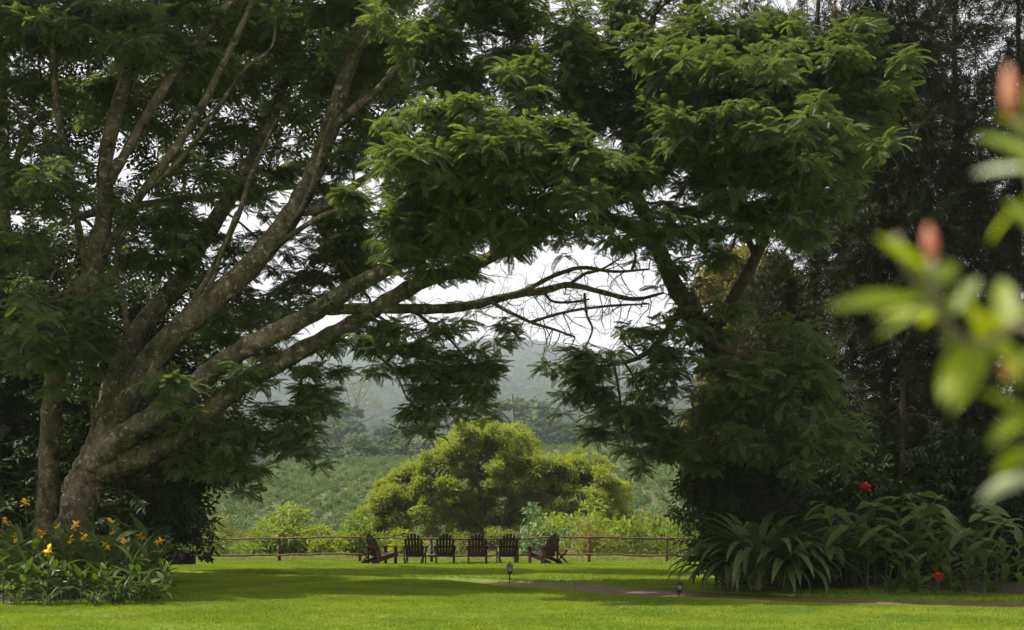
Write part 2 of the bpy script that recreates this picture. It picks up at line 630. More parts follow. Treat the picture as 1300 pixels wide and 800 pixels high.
def sheet(name, x0, x1, nx, y0f, y1f, ny, zf, mat):
    mb = MB()
    xs = np.linspace(x0, x1, nx)
    vs, fs = [], []
    for i, x in enumerate(xs):
        a, b = y0f(x), y1f(x)
        for j in range(ny):
            y = a + (b - a) * j / (ny - 1)
            vs.append((x, y, zf(x, y, j / (ny - 1))))
    for i in range(nx - 1):
        for j in range(ny - 1):
            k = i * ny + j
            fs.append((k, k + ny, k + ny + 1, k + 1))
    mb.add(vs, fs)
    return tag(mb.build(name, mat, smooth=True), kind='structure')


def path_z(x):
    return float(np.interp(x, [-5, -1.5, 1.5, 8], [-0.13, -0.10, -0.035, -0.03]))


sheet('lower_lawn', -42, 42, 120, lambda x: -14.0, lambda x: near_y(x), 40, lambda x, y, t: lawn_bump(x, y) * (1 - t ** 4) if t < 1 else path_z(x) - 0.03, M_lawn)
sheet('path', -42, 42, 160, lambda x: near_y(x) - 0.05, lambda x: far_y(x) + 0.05, 10, lambda x, y, t: path_z(x) + 0.012 * math.sin(9 * t + x * 3), M_path)
sheet('upper_lawn', -42, 42, 120, lambda x: far_y(x), lambda x: max(EDGE, far_y(x) + 0.5), 24, lambda x, y, t: lawn_bump(x, y) * (1 - t) + 0.01 if t > 0 else path_z(x) - 0.03, M_lawn)


def relief(x, y):
    """Height of the land beyond the fence."""
    z = np.interp(y, [49, 53, 61, 70, 90, 110, 150, 220, 300, 330, 380, 460, 640, 1000, 1800, 2800, 4000, 4600, 5300],
                  [-0.02, -0.2, -0.7, -2.6, -6.5, -6.0, -2.0, 5.2, 13.6, 13.0, 11.0, 15.0, 24.0, 50.0, 128.0, 258.0, 400.0, 440.0, 380.0])
    s = np.clip((y - 90) / 200, 0, 1)
    z = z + s * 0.062 * (np.clip(x, -160, 160) + 20)
    z = z + np.clip((y - 1500) / 2000, 0, 1) * (46 * np.sin(x / 330.0 + 0.6) + 24 * np.sin(x / 131.0 + 2) - 0.07 * np.abs(x + 100) + 22 + 150 * np.exp(-((x + 640) / 380) ** 2))
    return z + 0.25 * np.sin(x * 0.11) * np.sin(y * 0.07) * np.clip((y - 49) / 60, 0, 1)


ys = np.concatenate([np.linspace(49.3, 120, 40), np.linspace(125, 400, 50), np.linspace(420, 5300, 70)])
mb = MB()
vs, fs = [], []
NX = 61
for y in ys:
    half = 70 + y * 0.55
    for i in range(NX):
        x = -half + 2 * half * i / (NX - 1)
        vs.append((x, y, float(relief(x, y))))
for j in range(len(ys) - 1):
    for i in range(NX - 1):
        k = j * NX + i
        fs.append((k, k + 1, k + NX + 1, k + NX))
mb.add(vs, fs)
tag(mb.build('hillside', M_slope, smooth=True), kind='structure')


# flower bed soil, low mounds
def mound(name, cx, cy, rx, ry, h, rot=0.0):
    mb = MB()
    vs, fs = [], []
    rings, seg = 6, 40
    vs.append((cx, cy, h))
    for r in range(1, rings + 1):
        t = r / rings
        for k in range(seg):
            a = 2 * math.pi * k / seg
            q = 1 + 0.05 * math.sin(5 * a + cx) + 0.03 * math.sin(11 * a)
            x, y = rx * t * q * math.cos(a), ry * t * q * math.sin(a)
            vs.append((cx + x * math.cos(rot) - y * math.sin(rot), cy + x * math.sin(rot) + y * math.cos(rot), h * (1 - t * t) - 0.05 * t))
    for k in range(seg):
        fs.append((0, 1 + k, 1 + (k + 1) % seg))
    for r in range(rings - 1):
        for k in range(seg):
            k2 = (k + 1) % seg
            fs.append((1 + r * seg + k, 1 + (r + 1) * seg + k, 1 + (r + 1) * seg + k2, 1 + r * seg + k2))
    mb.add(vs, fs)
    return tag(mb.build(name, M_soil, smooth=True), kind='structure')


mound('flower_bed_soil', -9.6, 28.1, 3.0, 2.35, 0.12)
mound('shrub_bed_soil', 10.5, 33.2, 7.0, 5.2, 0.2, -0.12)
mound('tree_bed_soil', -16.5, 37.0, 9.2, 6.5, 0.2, -0.1)

# ------------------------------------------------------------------ grass
def tuft_mesh(name, n, h, spread, wd, mat):
    mb = MB()
    for _ in range(n):
        a, r = random.random() * 6.283, spread * math.sqrt(random.random())
        b = Vector((r * math.cos(a), r * math.sin(a), 0))
        le = random.uniform(0.2, 0.9)
        q = random.random() * 6.283
        t = b + Vector((math.cos(q) * le * h * 0.7, math.sin(q) * le * h * 0.7, h * random.uniform(0.6, 1.1)))
        s = Vector((-math.sin(q), math.cos(q), 0)) * wd * 0.5
        m = (b + t) * 0.5 + Vector((0, 0, h * 0.12))
        mb.add([b - s, b + s, m + s * 0.8, m - s * 0.8, t], [(0, 1, 2, 3), (3, 2, 4)])
    return mb.mesh(name, mat)


# turf: the first object carries one tuft of each look and feeds the two lawns
turf_src = []
for k in range(3):
    o = obj('grass', tuft_mesh('grass_tuft', 14, 0.05, 0.055, 0.006, M_grass))
    o.location = (-8 + k * 3.1, 18.5, 0.0)
    tag(o, kind='stuff')
    turf_src.append(o)


def turf(n, x0, x1, ylo, yhi, s0, s1, skip=None):
    x = rng.uniform(x0, x1, n)
    lo, hi = ylo(x), yhi(x)
    y = lo + (hi - lo) * rng.random(n) ** 0.9
    z = lawn_bump(x, y) * 0.9
    keep = np.ones(n, bool)
    if skip is not None:
        keep = ~skip(x, y)
    pts = np.stack([x, y, z], 1)[keep]
    m = len(pts)
    eul = np.stack([np.zeros(m), np.zeros(m), rng.uniform(0, 6.28, m)], 1)
    clump = 0.85 + 0.3 * np.sin(pts[:, 0] * 1.1 + 0.6 * np.sin(pts[:, 1])) * np.sin(pts[:, 1] * 0.9)
    return pts, eul, rng.uniform(s0, s1, m) * clump


def in_left_bed(x, y):
    return ((x + 9.6) / 2.8) ** 2 + ((y - 28.1) / 2.2) ** 2 < 1


p, e, s = turf(125000, -14, 14, lambda x: np.full_like(x, 17.5), lambda x: near_y(x) + 0.04, 0.75, 1.25, in_left_bed)
scatter('grass', None, p, e, s, turf_src)
p, e, s = turf(62000, -17, 15, lambda x: far_y(x) - 0.05, lambda x: np.full_like(x, EDGE), 0.95, 1.6)
scatter('grass', None, p, e, s, turf_src)

# taller rough grass along the fence and down the bank
vsrc = obj('verge_grass', tuft_mesh('verge_tuft', 22, 0.42, 0.16, 0.016, M_vgrass))
vsrc.location = (-6.0, 49.4, 0)
tag(vsrc, kind='stuff')
n = 7000
x = rng.uniform(-22, 22, n)
y = 48.7 + rng.random(n) ** 1.6 * 9
z = relief(x, np.maximum(y, 49.0))
scatter('verge_grass', None, np.stack([x, y, z], 1), np.stack([np.zeros(n), np.zeros(n), rng.uniform(0, 6.28, n)], 1), rng.uniform(0.3, 0.85, n) * np.clip((y - 48.2) / 1.6, 0.3, 1), [vsrc])

# fallen leaves on the path
mb = MB()
for _ in range(420):
    x = random.uniform(-3, 11)
    y = random.uniform(near_y(x), far_y(x))
    a = random.random() * 6.28
    mb.blade((x, y, path_z(x) + 0.025), (math.cos(a), math.sin(a), 0.1), (0, 0, 1), random.uniform(0.04, 0.1), 0.035, 0.2, 0.2, 2)
for _ in range(650):
    x, y = random.uniform(-10, 11), random.uniform(19.5, 44)
    if near_y(x) - .1 < y < far_y(x) + .1:
        continue
    a = random.random() * 6.28
    mb.blade((x, y, .045), (math.cos(a), math.sin(a), 0.25), (0, 0, 1), random.uniform(0.04, 0.1), 0.03, 0.2, 0.3, 2)
tag(mb.build('fallen_leaves', M_dry), kind='stuff')


# ------------------------------------------------------------------ leaf shapes
def frond_mesh(name, mat, seed, L=1.0, pairs=22, arch=0.30, wid=0.21):
    """A feathery twice-cut leaf: a bending rib with narrow side leaflets in pairs."""
    rs = random.Random(seed)
    mb = MB()

    def rib(t):
        return Vector((t * L * (1 - 0.1 * t * t), 0.04 * math.sin(t * 3 + seed) * L, -arch * L * t * t + 0.05 * t))
    pr = [rib(t) for t in (0, 0.25, 0.5, 0.75, 1.0)]
    for i in range(4):
        a, b = pr[i], pr[i + 1]
        s = Vector((0, 0.008, 0.004))
        mb.add([a - s, b - s * 0.6, b + s * 0.6, a + s], [(0, 1, 2, 3)])
    for i in range(pairs):
        t = 0.10 + 0.90 * i / (pairs - 1)
        ln = wid * (0.45 + 0.85 * math.sin(math.pi * (0.12 + 0.80 * t))) * (0.6 if i == pairs - 1 else 1)
        for sd in (-1, 1):
            b = rib(t)
            d = Vector((0.55 + 0.35 * t, sd * (0.85 - 0.25 * t), -0.12 + rs.uniform(-0.16, 0.10))).normalized()
            l2 = ln * rs.uniform(0.82, 1.08)
            q = d.cross(Vector((0, 0, 1))).normalized() * 0.024
            m = b + d * l2 * 0.55
            tip = b + d * l2 - Vector((0, 0, l2 * 0.14))
            mb.add([b, m - q, tip, m + q], [(0, 1, 2), (0, 2, 3)])
    return mb.mesh(name, mat)


def narrow_shoot_mesh(name, mat, seed):
    """A shoot bristling with long narrow leaves."""
    rs = random.Random(seed)
    mb = MB()
    mb.tube([(0, 0, 0), (0.5, 0.02, -0.03), (1.0, 0, -0.16)], [0.012, 0.009, 0.004], 3, False)
    for i in range(30):
        t = 0.08 + 0.92 * i / 29
        b = Vector((t, 0, -0.03 * t - 0.13 * t * t))
        a = rs.random() * 6.283
        d = Vector((0.75, math.cos(a) * 0.75, math.sin(a) * 0.6 - 0.12)).normalized()
        l = rs.uniform(0.22, 0.36)
        q = d.cross(Vector((rs.random(), rs.random(), rs.random()))).normalized() * 0.013
        m = b + d * l * 0.5
        mb.add([b, m - q, b + d * l - Vector((0, 0, 0.05)), m + q], [(0, 1, 2), (0, 2, 3)])
    return mb.mesh(name, mat)


def leafy_twig_mesh(name, mat, seed, n=9, ll=0.34, lw=0.13, spread=0.9):
    """A twig with broad leaves set alternately."""
    rs = random.Random(seed)
    mb = MB()
    mb.tube([(0, 0, 0), (0.5, 0.03, 0.02), (0.95, 0, -0.06)], [0.014, 0.01, 0.004], 3, False)
    for i in range(n):
        t = 0.12 + 0.86 * i / (n - 1)
        sd = 1 if i % 2 else -1
        d = Vector((0.6, sd * spread * rs.uniform(0.7, 1.1), rs.uniform(-0.5, 0.35)))
        mb.blade((t, 0, -0.03 * t), d, (rs.uniform(-.3, .3), rs.uniform(-.3, .3), 1), ll * rs.uniform(0.75, 1.15), lw, 0.25, 0.3, 2, 1.0)
    return mb.mesh(name, mat)


def small_spray_mesh(name, mat, seed, n=16, ll=0.3, lw=0.1):
    """A rounded tuft of small leaves, for crowns farther off."""
    rs = random.Random(seed)
    mb = MB()
    for i in range(n):
        a = rs.random() * 6.283
        el = rs.uniform(-0.25, 0.9)
        d = Vector((math.cos(a) * math.cos(el), math.sin(a) * math.cos(el), math.sin(el)))
        b = d * rs.uniform(0.05, 0.45)
        l = ll * rs.uniform(0.7, 1.3)
        d2 = (d + Vector((rs.uniform(-.5, .5), rs.uniform(-.5, .5), rs.uniform(-.6, .2)))).normalized()
        q = d2.cross(Vector((rs.uniform(-.4, .4), rs.uniform(-.4, .4), 1))).normalized() * lw
        m = b + d2 * l * 0.5
        mb.add([b, m - q, b + d2 * l - Vector((0, 0, 0.06)), m + q], [(0, 1, 2), (0, 2, 3)])
    return mb.mesh(name, mat)


# ------------------------------------------------------------------ trees: limbs and crowns
def limb_rows(ctrl):
    """ctrl rows are (px, py, Y, radius in photo pixels)."""
    rows = []
    for (px, py, Y, r) in ctrl:
        p_ = P(px, py, Y)
        rows.append((p_.x, p_.y, p_.z, 0.79 * r / F * Y))
    return rows


def add_limb(tree, ctrl, mat, name='limb', sides=12, k=6, wob=0.16, rows=None):
    A = catmull(rows if rows is not None else limb_rows(ctrl), k)
    mb = MB()
    rad = A[:, 3] * (1 + 0.10 * np.sin(np.arange(len(A)) * 1.9 + rng.uniform(0, 6)) * rng.random(len(A)))
    mb.tube([Vector(q[:3]) for q in A], list(np.maximum(rad, 0.004)), sides, True, wob)
    mb.build(name, mat, tree, smooth=True)
    return A[:, :3]


def crown_points(blobs, size, per=8, density=1 / 46.0, tier=0.42, frag=0):
    """Sprays of leaves on blobs given as (px, py, Y, rx px, rz px, depth m, density factor)."""
    cen, C, D = [], [], []
    for b in blobs:
        px, py, Y, rx, rz, ry = b[:6]
        k = b[6] if len(b) > 6 else 1.0
        n = max(3, int(rx * rz * density * k))
        c = np.array(P(px, py, Y))
        d = rng.normal(size=(n, 3))
        d /= np.linalg.norm(d, axis=1, keepdims=True)
        r = rng.random(n)[:, None] ** 0.42
        ax = np.array([rx / F * Y, ry, rz / F * Y])
        off = d * r * ax
        if frag:                              # broken into smaller tufts of differing size, a few straying outside
            sub = rng.normal(size=(frag, 3)) * 0.5
            sz = rng.uniform(0.25, 0.6, frag)
            pick = rng.integers(0, frag, n)
            off = (sub[pick] + d * r * sz[pick][:, None]) * ax
        pos = c + off
        zt = np.round(pos[:, 2] / tier) * tier
        pos[:, 2] = pos[:, 2] * 0.35 + zt * 0.65 + rng.normal(size=n) * 0.06
        C.append(pos)
        D.append(off + rng.normal(size=(n, 3)) * 0.25)
        cen += [c] * n
    return np.vstack(C), np.vstack(D), np.array(cen)


def spray_fronds(C, D, size, per=8, droop=(0.42, -0.6)):
    """Leaves spreading round each twig end, leaning outwards and hanging at the rim."""
    n = len(C)
    pts, dirs, scl = [], [], []
    out = D.copy()
    out[:, 2] *= 0.4
    out /= np.maximum(np.linalg.norm(out, axis=1, keepdims=True), 1e-6)
    base_az = np.arctan2(out[:, 1], out[:, 0])
    for j in range(per):
        az = base_az + (j - per / 2) * (2 * math.pi / per) * 0.92 + rng.normal(size=n) * 0.28
        facing = np.cos(az - base_az)
        el = rng.uniform(droop[1], droop[0], n) + 0.12 * facing
        d = np.stack([np.cos(az) * np.cos(el), np.sin(az) * np.cos(el), np.sin(el)], 1)
        pts.append(C + d * 0.03 + rng.normal(size=(n, 3)) * 0.05 * size)
        dirs.append(d)
        scl.append(size * rng.uniform(0.7, 1.2, n) * (0.9 + 0.15 * facing))
    pts, dirs, scl = np.vstack(pts), np.vstack(dirs), np.concatenate(scl)
    M = frames(dirs, np.tile([[0, 0, 1.0]], (len(pts), 1)), rng.normal(size=len(pts)) * 0.35)
    return pts, M, scl


def twigs(tree, C, cen, limbs, mat, r0=0.02, cap=1400, hang=0.0, name='twigs'):
    """Branchlets: limb to each clump's middle, then on to the twig ends."""
    L = np.vstack(limbs)
    mb = MB()
    mids = {}
    sel = rng.permutation(len(C))[:cap]
    for i in sel:
        key = tuple(np.round(cen[i], 2))
        if key not in mids:
            c = cen[i]
            dist = np.linalg.norm((L - c) * np.array([1, 1, 1.3]), axis=1)
            a = L[np.argmin(dist)]
            g = np.linalg.norm(c - a)
            m1 = a + (c - a) * 0.35 + rng.normal(size=3) * 0.1 * g + np.array([0, 0, 0.1 * g])
            m2 = a + (c - a) * 0.7 + rng.normal(size=3) * 0.1 * g
            row = catmull([(*a, r0 * 1.9), (*m1, r0 * 1.6), (*m2, r0 * 1.3), (*c, r0)], 4)
            mb.tube(row[:, :3], list(row[:, 3]), 5, False, 0.1)
            mids[key] = row[:, :3]
        tr = mids[key]
        a = tr[rng.integers(len(tr) // 2, len(tr))]
        b = C[i]
        g = np.linalg.norm(b - a)
        m = (a + b) / 2 + rng.normal(size=3) * 0.13 * g + np.array([0, 0, 0.08 * g])
        row = catmull([(*a, r0 * 0.6), (*m, r0 * 0.42), (*b, r0 * 0.25)], 3)
        mb.tube(row[:, :3], list(row[:, 3]), 3, False)
    o = mb.build(name, mat, tree)
    o['kind'] = 'stuff'
    return o


def bare_twigs(tree, starts, mat, n, length, r=0.012, down=-0.6, name='bare_twigs'):
    """Thin crooked leafless twigs growing from points on the limbs."""
    mb = MB()
    for _ in range(n):
        s = starts[rng.integers(len(starts))]
        p_ = np.array(s, float)
        d = rng.normal(size=3)
        d[2] = down + rng.normal() * 0.5
        d /= np.linalg.norm(d)
        row = [(*p_, r)]
        st = length * rng.uniform(0.5, 1.2) / 6
        for q in range(6):
            d = d + rng.normal(size=3) * 0.38
            d /= np.linalg.norm(d)
            p_ = p_ + d * st
            row.append((*p_, r * (1 - q / 6.5)))
            if q in (2, 3, 4):
                dd = d + rng.normal(size=3) * 0.8
                dd /= np.linalg.norm(dd)
                mb.tube([p_, p_ + dd * st * 0.8, p_ + dd * st * 1.5 + rng.normal(size=3) * st * 0.3], [r * 0.5, r * 0.4, r * 0.2], 3, False)
        row = np.array(row)
        mb.tube(row[:, :3], list(row[:, 3]), 4, False)
    o = mb.build(name, mat, tree)
    o['kind'] = 'stuff'
    return o


# ---- the big tree on the left whose limbs arch across the view
t1 = thing('jacaranda_tree', 'big many-limbed tree with mottled grey bark behind the yellow flower bed, its limbs arching right', 'tree')
L1 = []
add = lambda ctrl, nm='limb', sd=12: L1.append(add_limb(t1, ctrl, M_bark, nm, sd))
add([(80, 765, 30.2, 40), (86, 715, 30.2, 33), (96, 660, 30.1, 29), (106, 615, 30, 27), (122, 582, 30, 27), (146, 550, 29.9, 20)], 'trunk', 16)
add([(122, 582, 30, 25), (142, 540, 29.8, 23), (172, 485, 29.6, 22), (212, 435, 29.5, 21), (262, 388, 29.5, 20), (318, 338, 29.7, 18), (365, 280, 30, 17), (396, 225, 30.2, 15), (420, 160, 30.4, 14), (438, 100, 30.5, 12), (460, 40, 30.6, 11), (492, -40, 30.8, 9), (520, -130, 31, 5)])
add([(120, 590, 30.4, 20), (134, 530, 30.8, 18), (152, 470, 31, 17), (186, 408, 31.2, 16), (226, 360, 31.4, 15), (255, 310, 31.5, 13), (285, 262, 31.7, 12), (318, 205, 32, 10), (350, 140, 32.3, 8), (380, 40, 32.6, 6), (400, -60, 33, 4)])
add([(118, 588, 29.8, 22), (150, 558, 29.4, 20), (196, 530, 29.1, 19), (246, 490, 28.9, 18), (296, 452, 28.7, 17), (346, 424, 28.6, 16), (396, 398, 28.5, 15), (442, 368, 28.4, 14), (486, 345, 28.3, 12), (530, 318, 28.1, 9), (585, 285, 27.8, 8), (640, 240, 27.5, 6), (690, 200, 27.2, 4)])
add([(126, 598, 29.9, 22), (176, 580, 29.7, 20), (222, 556, 29.5, 18), (262, 524, 29.3, 17), (304, 490, 29.2, 16), (352, 462, 29.1, 15), (404, 434, 29, 14), (452, 408, 28.9, 13), (496, 380, 28.8, 13), (540, 356, 28.7, 12), (596, 338, 28.6, 11), (648, 314, 28.5, 9), (694, 290, 28.4, 7), (736, 262, 28.2, 6), (790, 225, 28, 4)])
add([(412, 394, 28.6, 8), (460, 392, 28.8, 9), (512, 392, 28.8, 8), (566, 392, 28.9, 8), (606, 386, 29, 7), (646, 376, 29.1, 6), (690, 369, 29.2, 6), (724, 362, 29.3, 5), (768, 372, 29.4, 4), (806, 380, 29.5, 3.5), (842, 372, 29.6, 2)], sd=8)
add([(640, 378, 29.1, 4.5), (672, 366, 29, 4), (704, 350, 28.9, 3.6), (738, 340, 28.8, 3.2), (780, 345, 28.8, 2.5), (824, 342, 28.8, 1.6)], sd=7)
add([(722, 362, 29.3, 3.5), (742, 348, 29.5, 3), (764, 342, 29.6, 2.2), (790, 326, 29.8, 1.4)], sd=6)
add([(624, 384, 29, 3.6), (650, 398, 28.8, 3.2), (676, 410, 28.7, 3), (702, 418, 28.7, 2.4), (730, 428, 28.7, 1.6)], sd=6)
add([(674, 409, 28.7, 3), (704, 400, 28.9, 2.7), (736, 393, 29, 2.5), (780, 388, 29.2, 2.2), (824, 386, 29.3, 1.3)], sd=6)
add([(690, 369, 29.2, 2.8), (700, 382, 29.1, 2.2), (722, 384, 29, 2.2), (748, 380, 29, 1.4)], sd=6)
add([(742, 372, 29.3, 2.4), (745, 400, 29.3, 2.2), (752, 418, 29.4, 1.9), (744, 440, 29.4, 1.3)], sd=6)
# branches off the leaning limbs
add([(372, 270, 30, 8), (402, 266, 29.9, 7.5), (432, 248, 29.7, 7), (470, 222, 29.4, 6), (508, 195, 29, 5), (556, 150, 28.4, 4)], sd=9)
add([(420, 165, 30.4, 8), (446, 142, 30.2, 8), (476, 118, 30, 7), (510, 84, 29.6, 6), (560, 40, 29, 5), (620, -20, 28.6, 3)], sd=9)
add([(444, 78, 30.5, 7), (470, 46, 30.2, 6), (506, 6, 29.8, 5), (560, -50, 29.2, 4)], sd=8)
add([(398, 268, 30, 6), (412, 300, 30.6, 5.5), (430, 326, 31, 5), (446, 350, 31.3, 3.5), (470, 380, 31.5, 2)], sd=8)
add([(352, 300, 30, 4), (378, 272, 29.8, 4), (398, 230, 29.6, 3.5), (408, 190, 29.5, 3), (420, 150, 29.4, 2)], sd=7)
# slender stems rising with the big ones
add([(126, 640, 29.9, 4), (121, 590, 29.8, 3.8), (118, 520, 29.7, 3.6), (117, 450, 29.7, 3), (112, 390, 29.8, 2)], sd=7)
add([(150, 570, 29.8, 6), (152, 500, 29.9, 5.5), (160, 430, 30, 5), (158, 385, 30, 4.5), (148, 345, 30, 3.5), (150, 290, 30, 2.5)], sd=8)
add([(196, 470, 29.7, 6), (232, 405, 29.6, 5.5), (268, 345, 29.6, 5), (300, 280, 29.8, 4.5), (320, 220, 30, 4), (352, 150, 30.2, 3)], sd=8)
add([(250, 395, 29.5, 4.5), (268, 360, 29.2, 4), (282, 320, 29, 3.5), (300, 270, 29, 2.5)], sd=7)
add([(330, 330, 29.7, 5), (380, 292, 29.5, 4.5), (420, 270, 29.4, 4), (470, 262, 29.2, 3)], sd=7)
# lower tangle hanging under the arch
add([(440, 412, 28.9, 3.5), (462, 430, 28.8, 3), (480, 452, 28.8, 2.6), (500, 470, 28.9, 2), (516, 505, 29, 1.4)], sd=6)
add([(470, 402, 28.9, 3), (492, 418, 29, 2.6), (498, 440, 29.1, 2.2), (524, 452, 29.2, 1.8), (560, 462, 29.4, 1.4)], sd=6)
add([(520, 392, 28.9, 3), (548, 412, 29.2, 2.5), (572, 432, 29.4, 2), (596, 462, 29.5, 1.4)], sd=6)
add([(360, 462, 29.2, 3), (382, 480, 29.1, 2.6), (378, 510, 29, 2.2), (392, 540, 29, 1.6)], sd=6)
add([(240, 545, 29.4, 3.5), (272, 560, 29.3, 3), (296, 582, 29.4, 2.4), (302, 612, 29.5, 1.5)], sd=6)

# second upright stem at the far left
t1b = thing('jacaranda_tree', 'upright forked tree with pale speckled trunk, leftmost trunk behind the yellow flowers', 'tree')
L2 = []
add2 = lambda ctrl, nm='limb', sd=12: L2.append(add_limb(t1b, ctrl, M_bark, nm, sd))
add2([(58, 758, 31, 28), (60, 690, 31, 22), (62, 620, 31, 18), (64, 545, 30.8, 16), (70, 480, 30.6, 15), (84, 425, 30.4, 16), (104, 378, 30.2, 16), (122, 328, 30, 16), (133, 270, 30, 13), (133, 212, 30, 12), (146, 150, 30.1, 12), (168, 80, 30.2, 11), (194, 8, 30.3, 9), (215, -80, 30.5, 6)], 'trunk', 14)
add2([(120, 338, 30, 8), (146, 300, 29.8, 7), (176, 252, 29.7, 7), (214, 200, 29.6, 7), (254, 140, 29.6, 6.5), (284, 80, 29.6, 6), (312, 22, 29.6, 5), (335, -40, 29.6, 4)], sd=9)
add2([(136, 236, 30, 9), (152, 208, 29.9, 8), (180, 158, 29.8, 8), (214, 104, 29.8, 8), (252, 52, 29.9, 7), (294, 0, 30, 6), (330, -60, 30, 4)], sd=10)
add2([(196, 236, 29.7, 4), (238, 192, 29.5, 4), (276, 138, 29.4, 3.5), (312, 88, 29.4, 3.2), (345, 60, 29.4, 2.4), (350, 20, 29.4, 1.6)], sd=7)
add2([(112, 352, 30.1, 6), (106, 320, 29.6, 6), (96, 270, 29.4, 6), (84, 208, 29.3, 6), (76, 160, 29.3, 6), (70, 110, 29.3, 6), (66, 40, 29.3, 5), (58, -30, 29.3, 4)], sd=9)
add2([(120, 290, 30, 3), (106, 278, 29.4, 2.8), (92, 274, 29, 2.6), (78, 272, 28.8, 1.4)], sd=6)
add2([(110, 320, 30, 3), (92, 336, 29.6, 2.5), (82, 352, 29.5, 1.6)], sd=6)

jac_meshes = [frond_mesh('jacaranda_frond', M_jac, s_, arch=a_) for s_, a_ in ((1, 0.15), (2, 0.32), (3, 0.52))]
jac_meshes2 = [frond_mesh('jacaranda_frond', M_jac2, s_, arch=a_) for s_, a_ in ((4, 0.18), (5, 0.34), (6, 0.55))]

blobs1 = [  # the bright mass over the arch
    (560, 185, 26.4, 62, 34, 1.2, 1.5), (640, 165, 25.8, 75, 34, 1.3, 1.5), (715, 205, 25.8, 80, 36, 1.2, 1.5), (600, 235, 26.2, 100, 40, 1.3, 1.5), (690, 130, 27.5, 60, 34, 1.2, 1.2), (660, 215, 25.6, 90, 36, 1.0, 1.3),
    (690, 258, 26.2, 80, 34, 1.2, 1.4), (520, 268, 27, 46, 55, 1.0, 1.5), (780, 245, 27, 60, 40, 1.2, 1.3), (560, 275, 26.6, 70, 36, 1.0, 1.2), (545, 315, 27.4, 60, 28, 0.9, 0.7), (620, 290, 27, 60, 26, 0.9, .7),
    (530, 55, 27, 34, 45, 1.0), (515, 318, 27.8, 40, 30, .8), (570, 322, 27.8, 44, 24, .8, .8), (640, 300, 27.6, 50, 20, .8, .8), (730, 285, 27.4, 40, 18, .7, .8), (795, 300, 28.6, 26, 22, .6, .8), (590, 95, 27.4, 70, 45, 1.2), (690, 70, 28, 90, 50, 1.3), (650, 10, 27.6, 110, 40, 1.4), (770, 100, 29, 70, 60, 1.3, .8), (560, -5, 27.5, 70, 40, 1.2),
    # under the arch
    (590, 458, 29.4, 46, 34, 0.9, 1.3), (555, 490, 29.5, 50, 40, 0.9, 1.2), (600, 505, 29.5, 26, 34, 0.7), (495, 455, 29, 34, 40, 0.8, .55), (530, 540, 29.4, 24, 16, 0.5), (540, 420, 29, 40, 20, .6, .6),
    (388, 520, 29.1, 24, 48, 0.7, 1.1), (378, 560, 29.2, 26, 26, 0.6), (300, 600, 29.5, 22, 28, 0.6, 1.2), (310, 560, 29.6, 40, 24, 0.7), (345, 540, 29.6, 30, 26, 0.7), (260, 560, 29.8, 60, 30, 0.8),
    (220, 492, 27.6, 32, 22, 0.6, 1.1), (330, 478, 28.4, 40, 16, .5, .8), (400, 490, 29, 30, 30, .6), (350, 440, 29.8, 40, 20, .8, .7), (520, 425, 29.2, 40, 18, .7, .7), (565, 405, 29.2, 30, 14, .6, .6), (300, 420, 31, 44, 30, .9, .8), (470, 400, 30.5, 40, 22, .8, .6),
    # behind the leaning limbs
    (420, 300, 32.5, 60, 34, 1.2), (385, 350, 32.5, 70, 36, 1.2), (455, 345, 31.8, 36, 36, 0.9), (320, 390, 32.6, 56, 36, 1.1), (350, 225, 33, 60, 30, 1.1, .8), (430, 120, 32, 60, 40, 1.2),
    (380, 60, 32, 90, 44, 1.4), (480, 60, 32, 50, 60, 1.2), (470, 165, 32.4, 40, 30, 1.0), (495, 230, 32, 30, 20, 0.8, .7), (330, 150, 33, 70, 34, 1.2, .8), (300, 250, 32, 50, 34, 1.1, .7), (275, 310, 32.2, 40, 30, 1.0, .6), (335, 310, 32.4, 40, 30, 1.0, .6), (290, 360, 32.5, 40, 24, 1, .6), (440, 210, 31, 46, 26, .9, .9), (450, 285, 31, 44, 40, .9, .9), (415, 250, 32, 40, 30, .9, .8), (440, 436, 29.2, 36, 18, .7, .5), (480, 425, 29.2, 40, 20, .7, .6), (410, 458, 29.2, 26, 18, .6, .5),
    (300, 20, 31.5, 110, 40, 1.4), (440, 5, 31, 100, 40, 1.4),
    # over the frame
    (300, -120, 32, 150, 60, 2.2, .7), (520, -120, 31.5, 140, 60, 2.0, .6), (690, -80, 30.5, 100, 50, 1.6, .7)]
C, D, CN = crown_points(blobs1, 0.36, density=1 / 27.0, frag=8)
pts, M, scl = spray_fronds(C, D, 0.37, 8)
_, jac_src = leafage(t1, 'frond', 'crown', pts, M, scl, jac_meshes)
twigs(t1, C, CN, L1, M_twig, 0.018)
under = np.vstack([L1[i] for i in (4, 5, 6, 8, 9, -1, -2, -3, -4, -5)])
bare_twigs(t1, under, M_twig, 110, 0.9)
bare_twigs(t1, np.vstack(L1[5:12]), M_twig, 120, 0.75, 0.008, 0.0, 'fine_twigs')

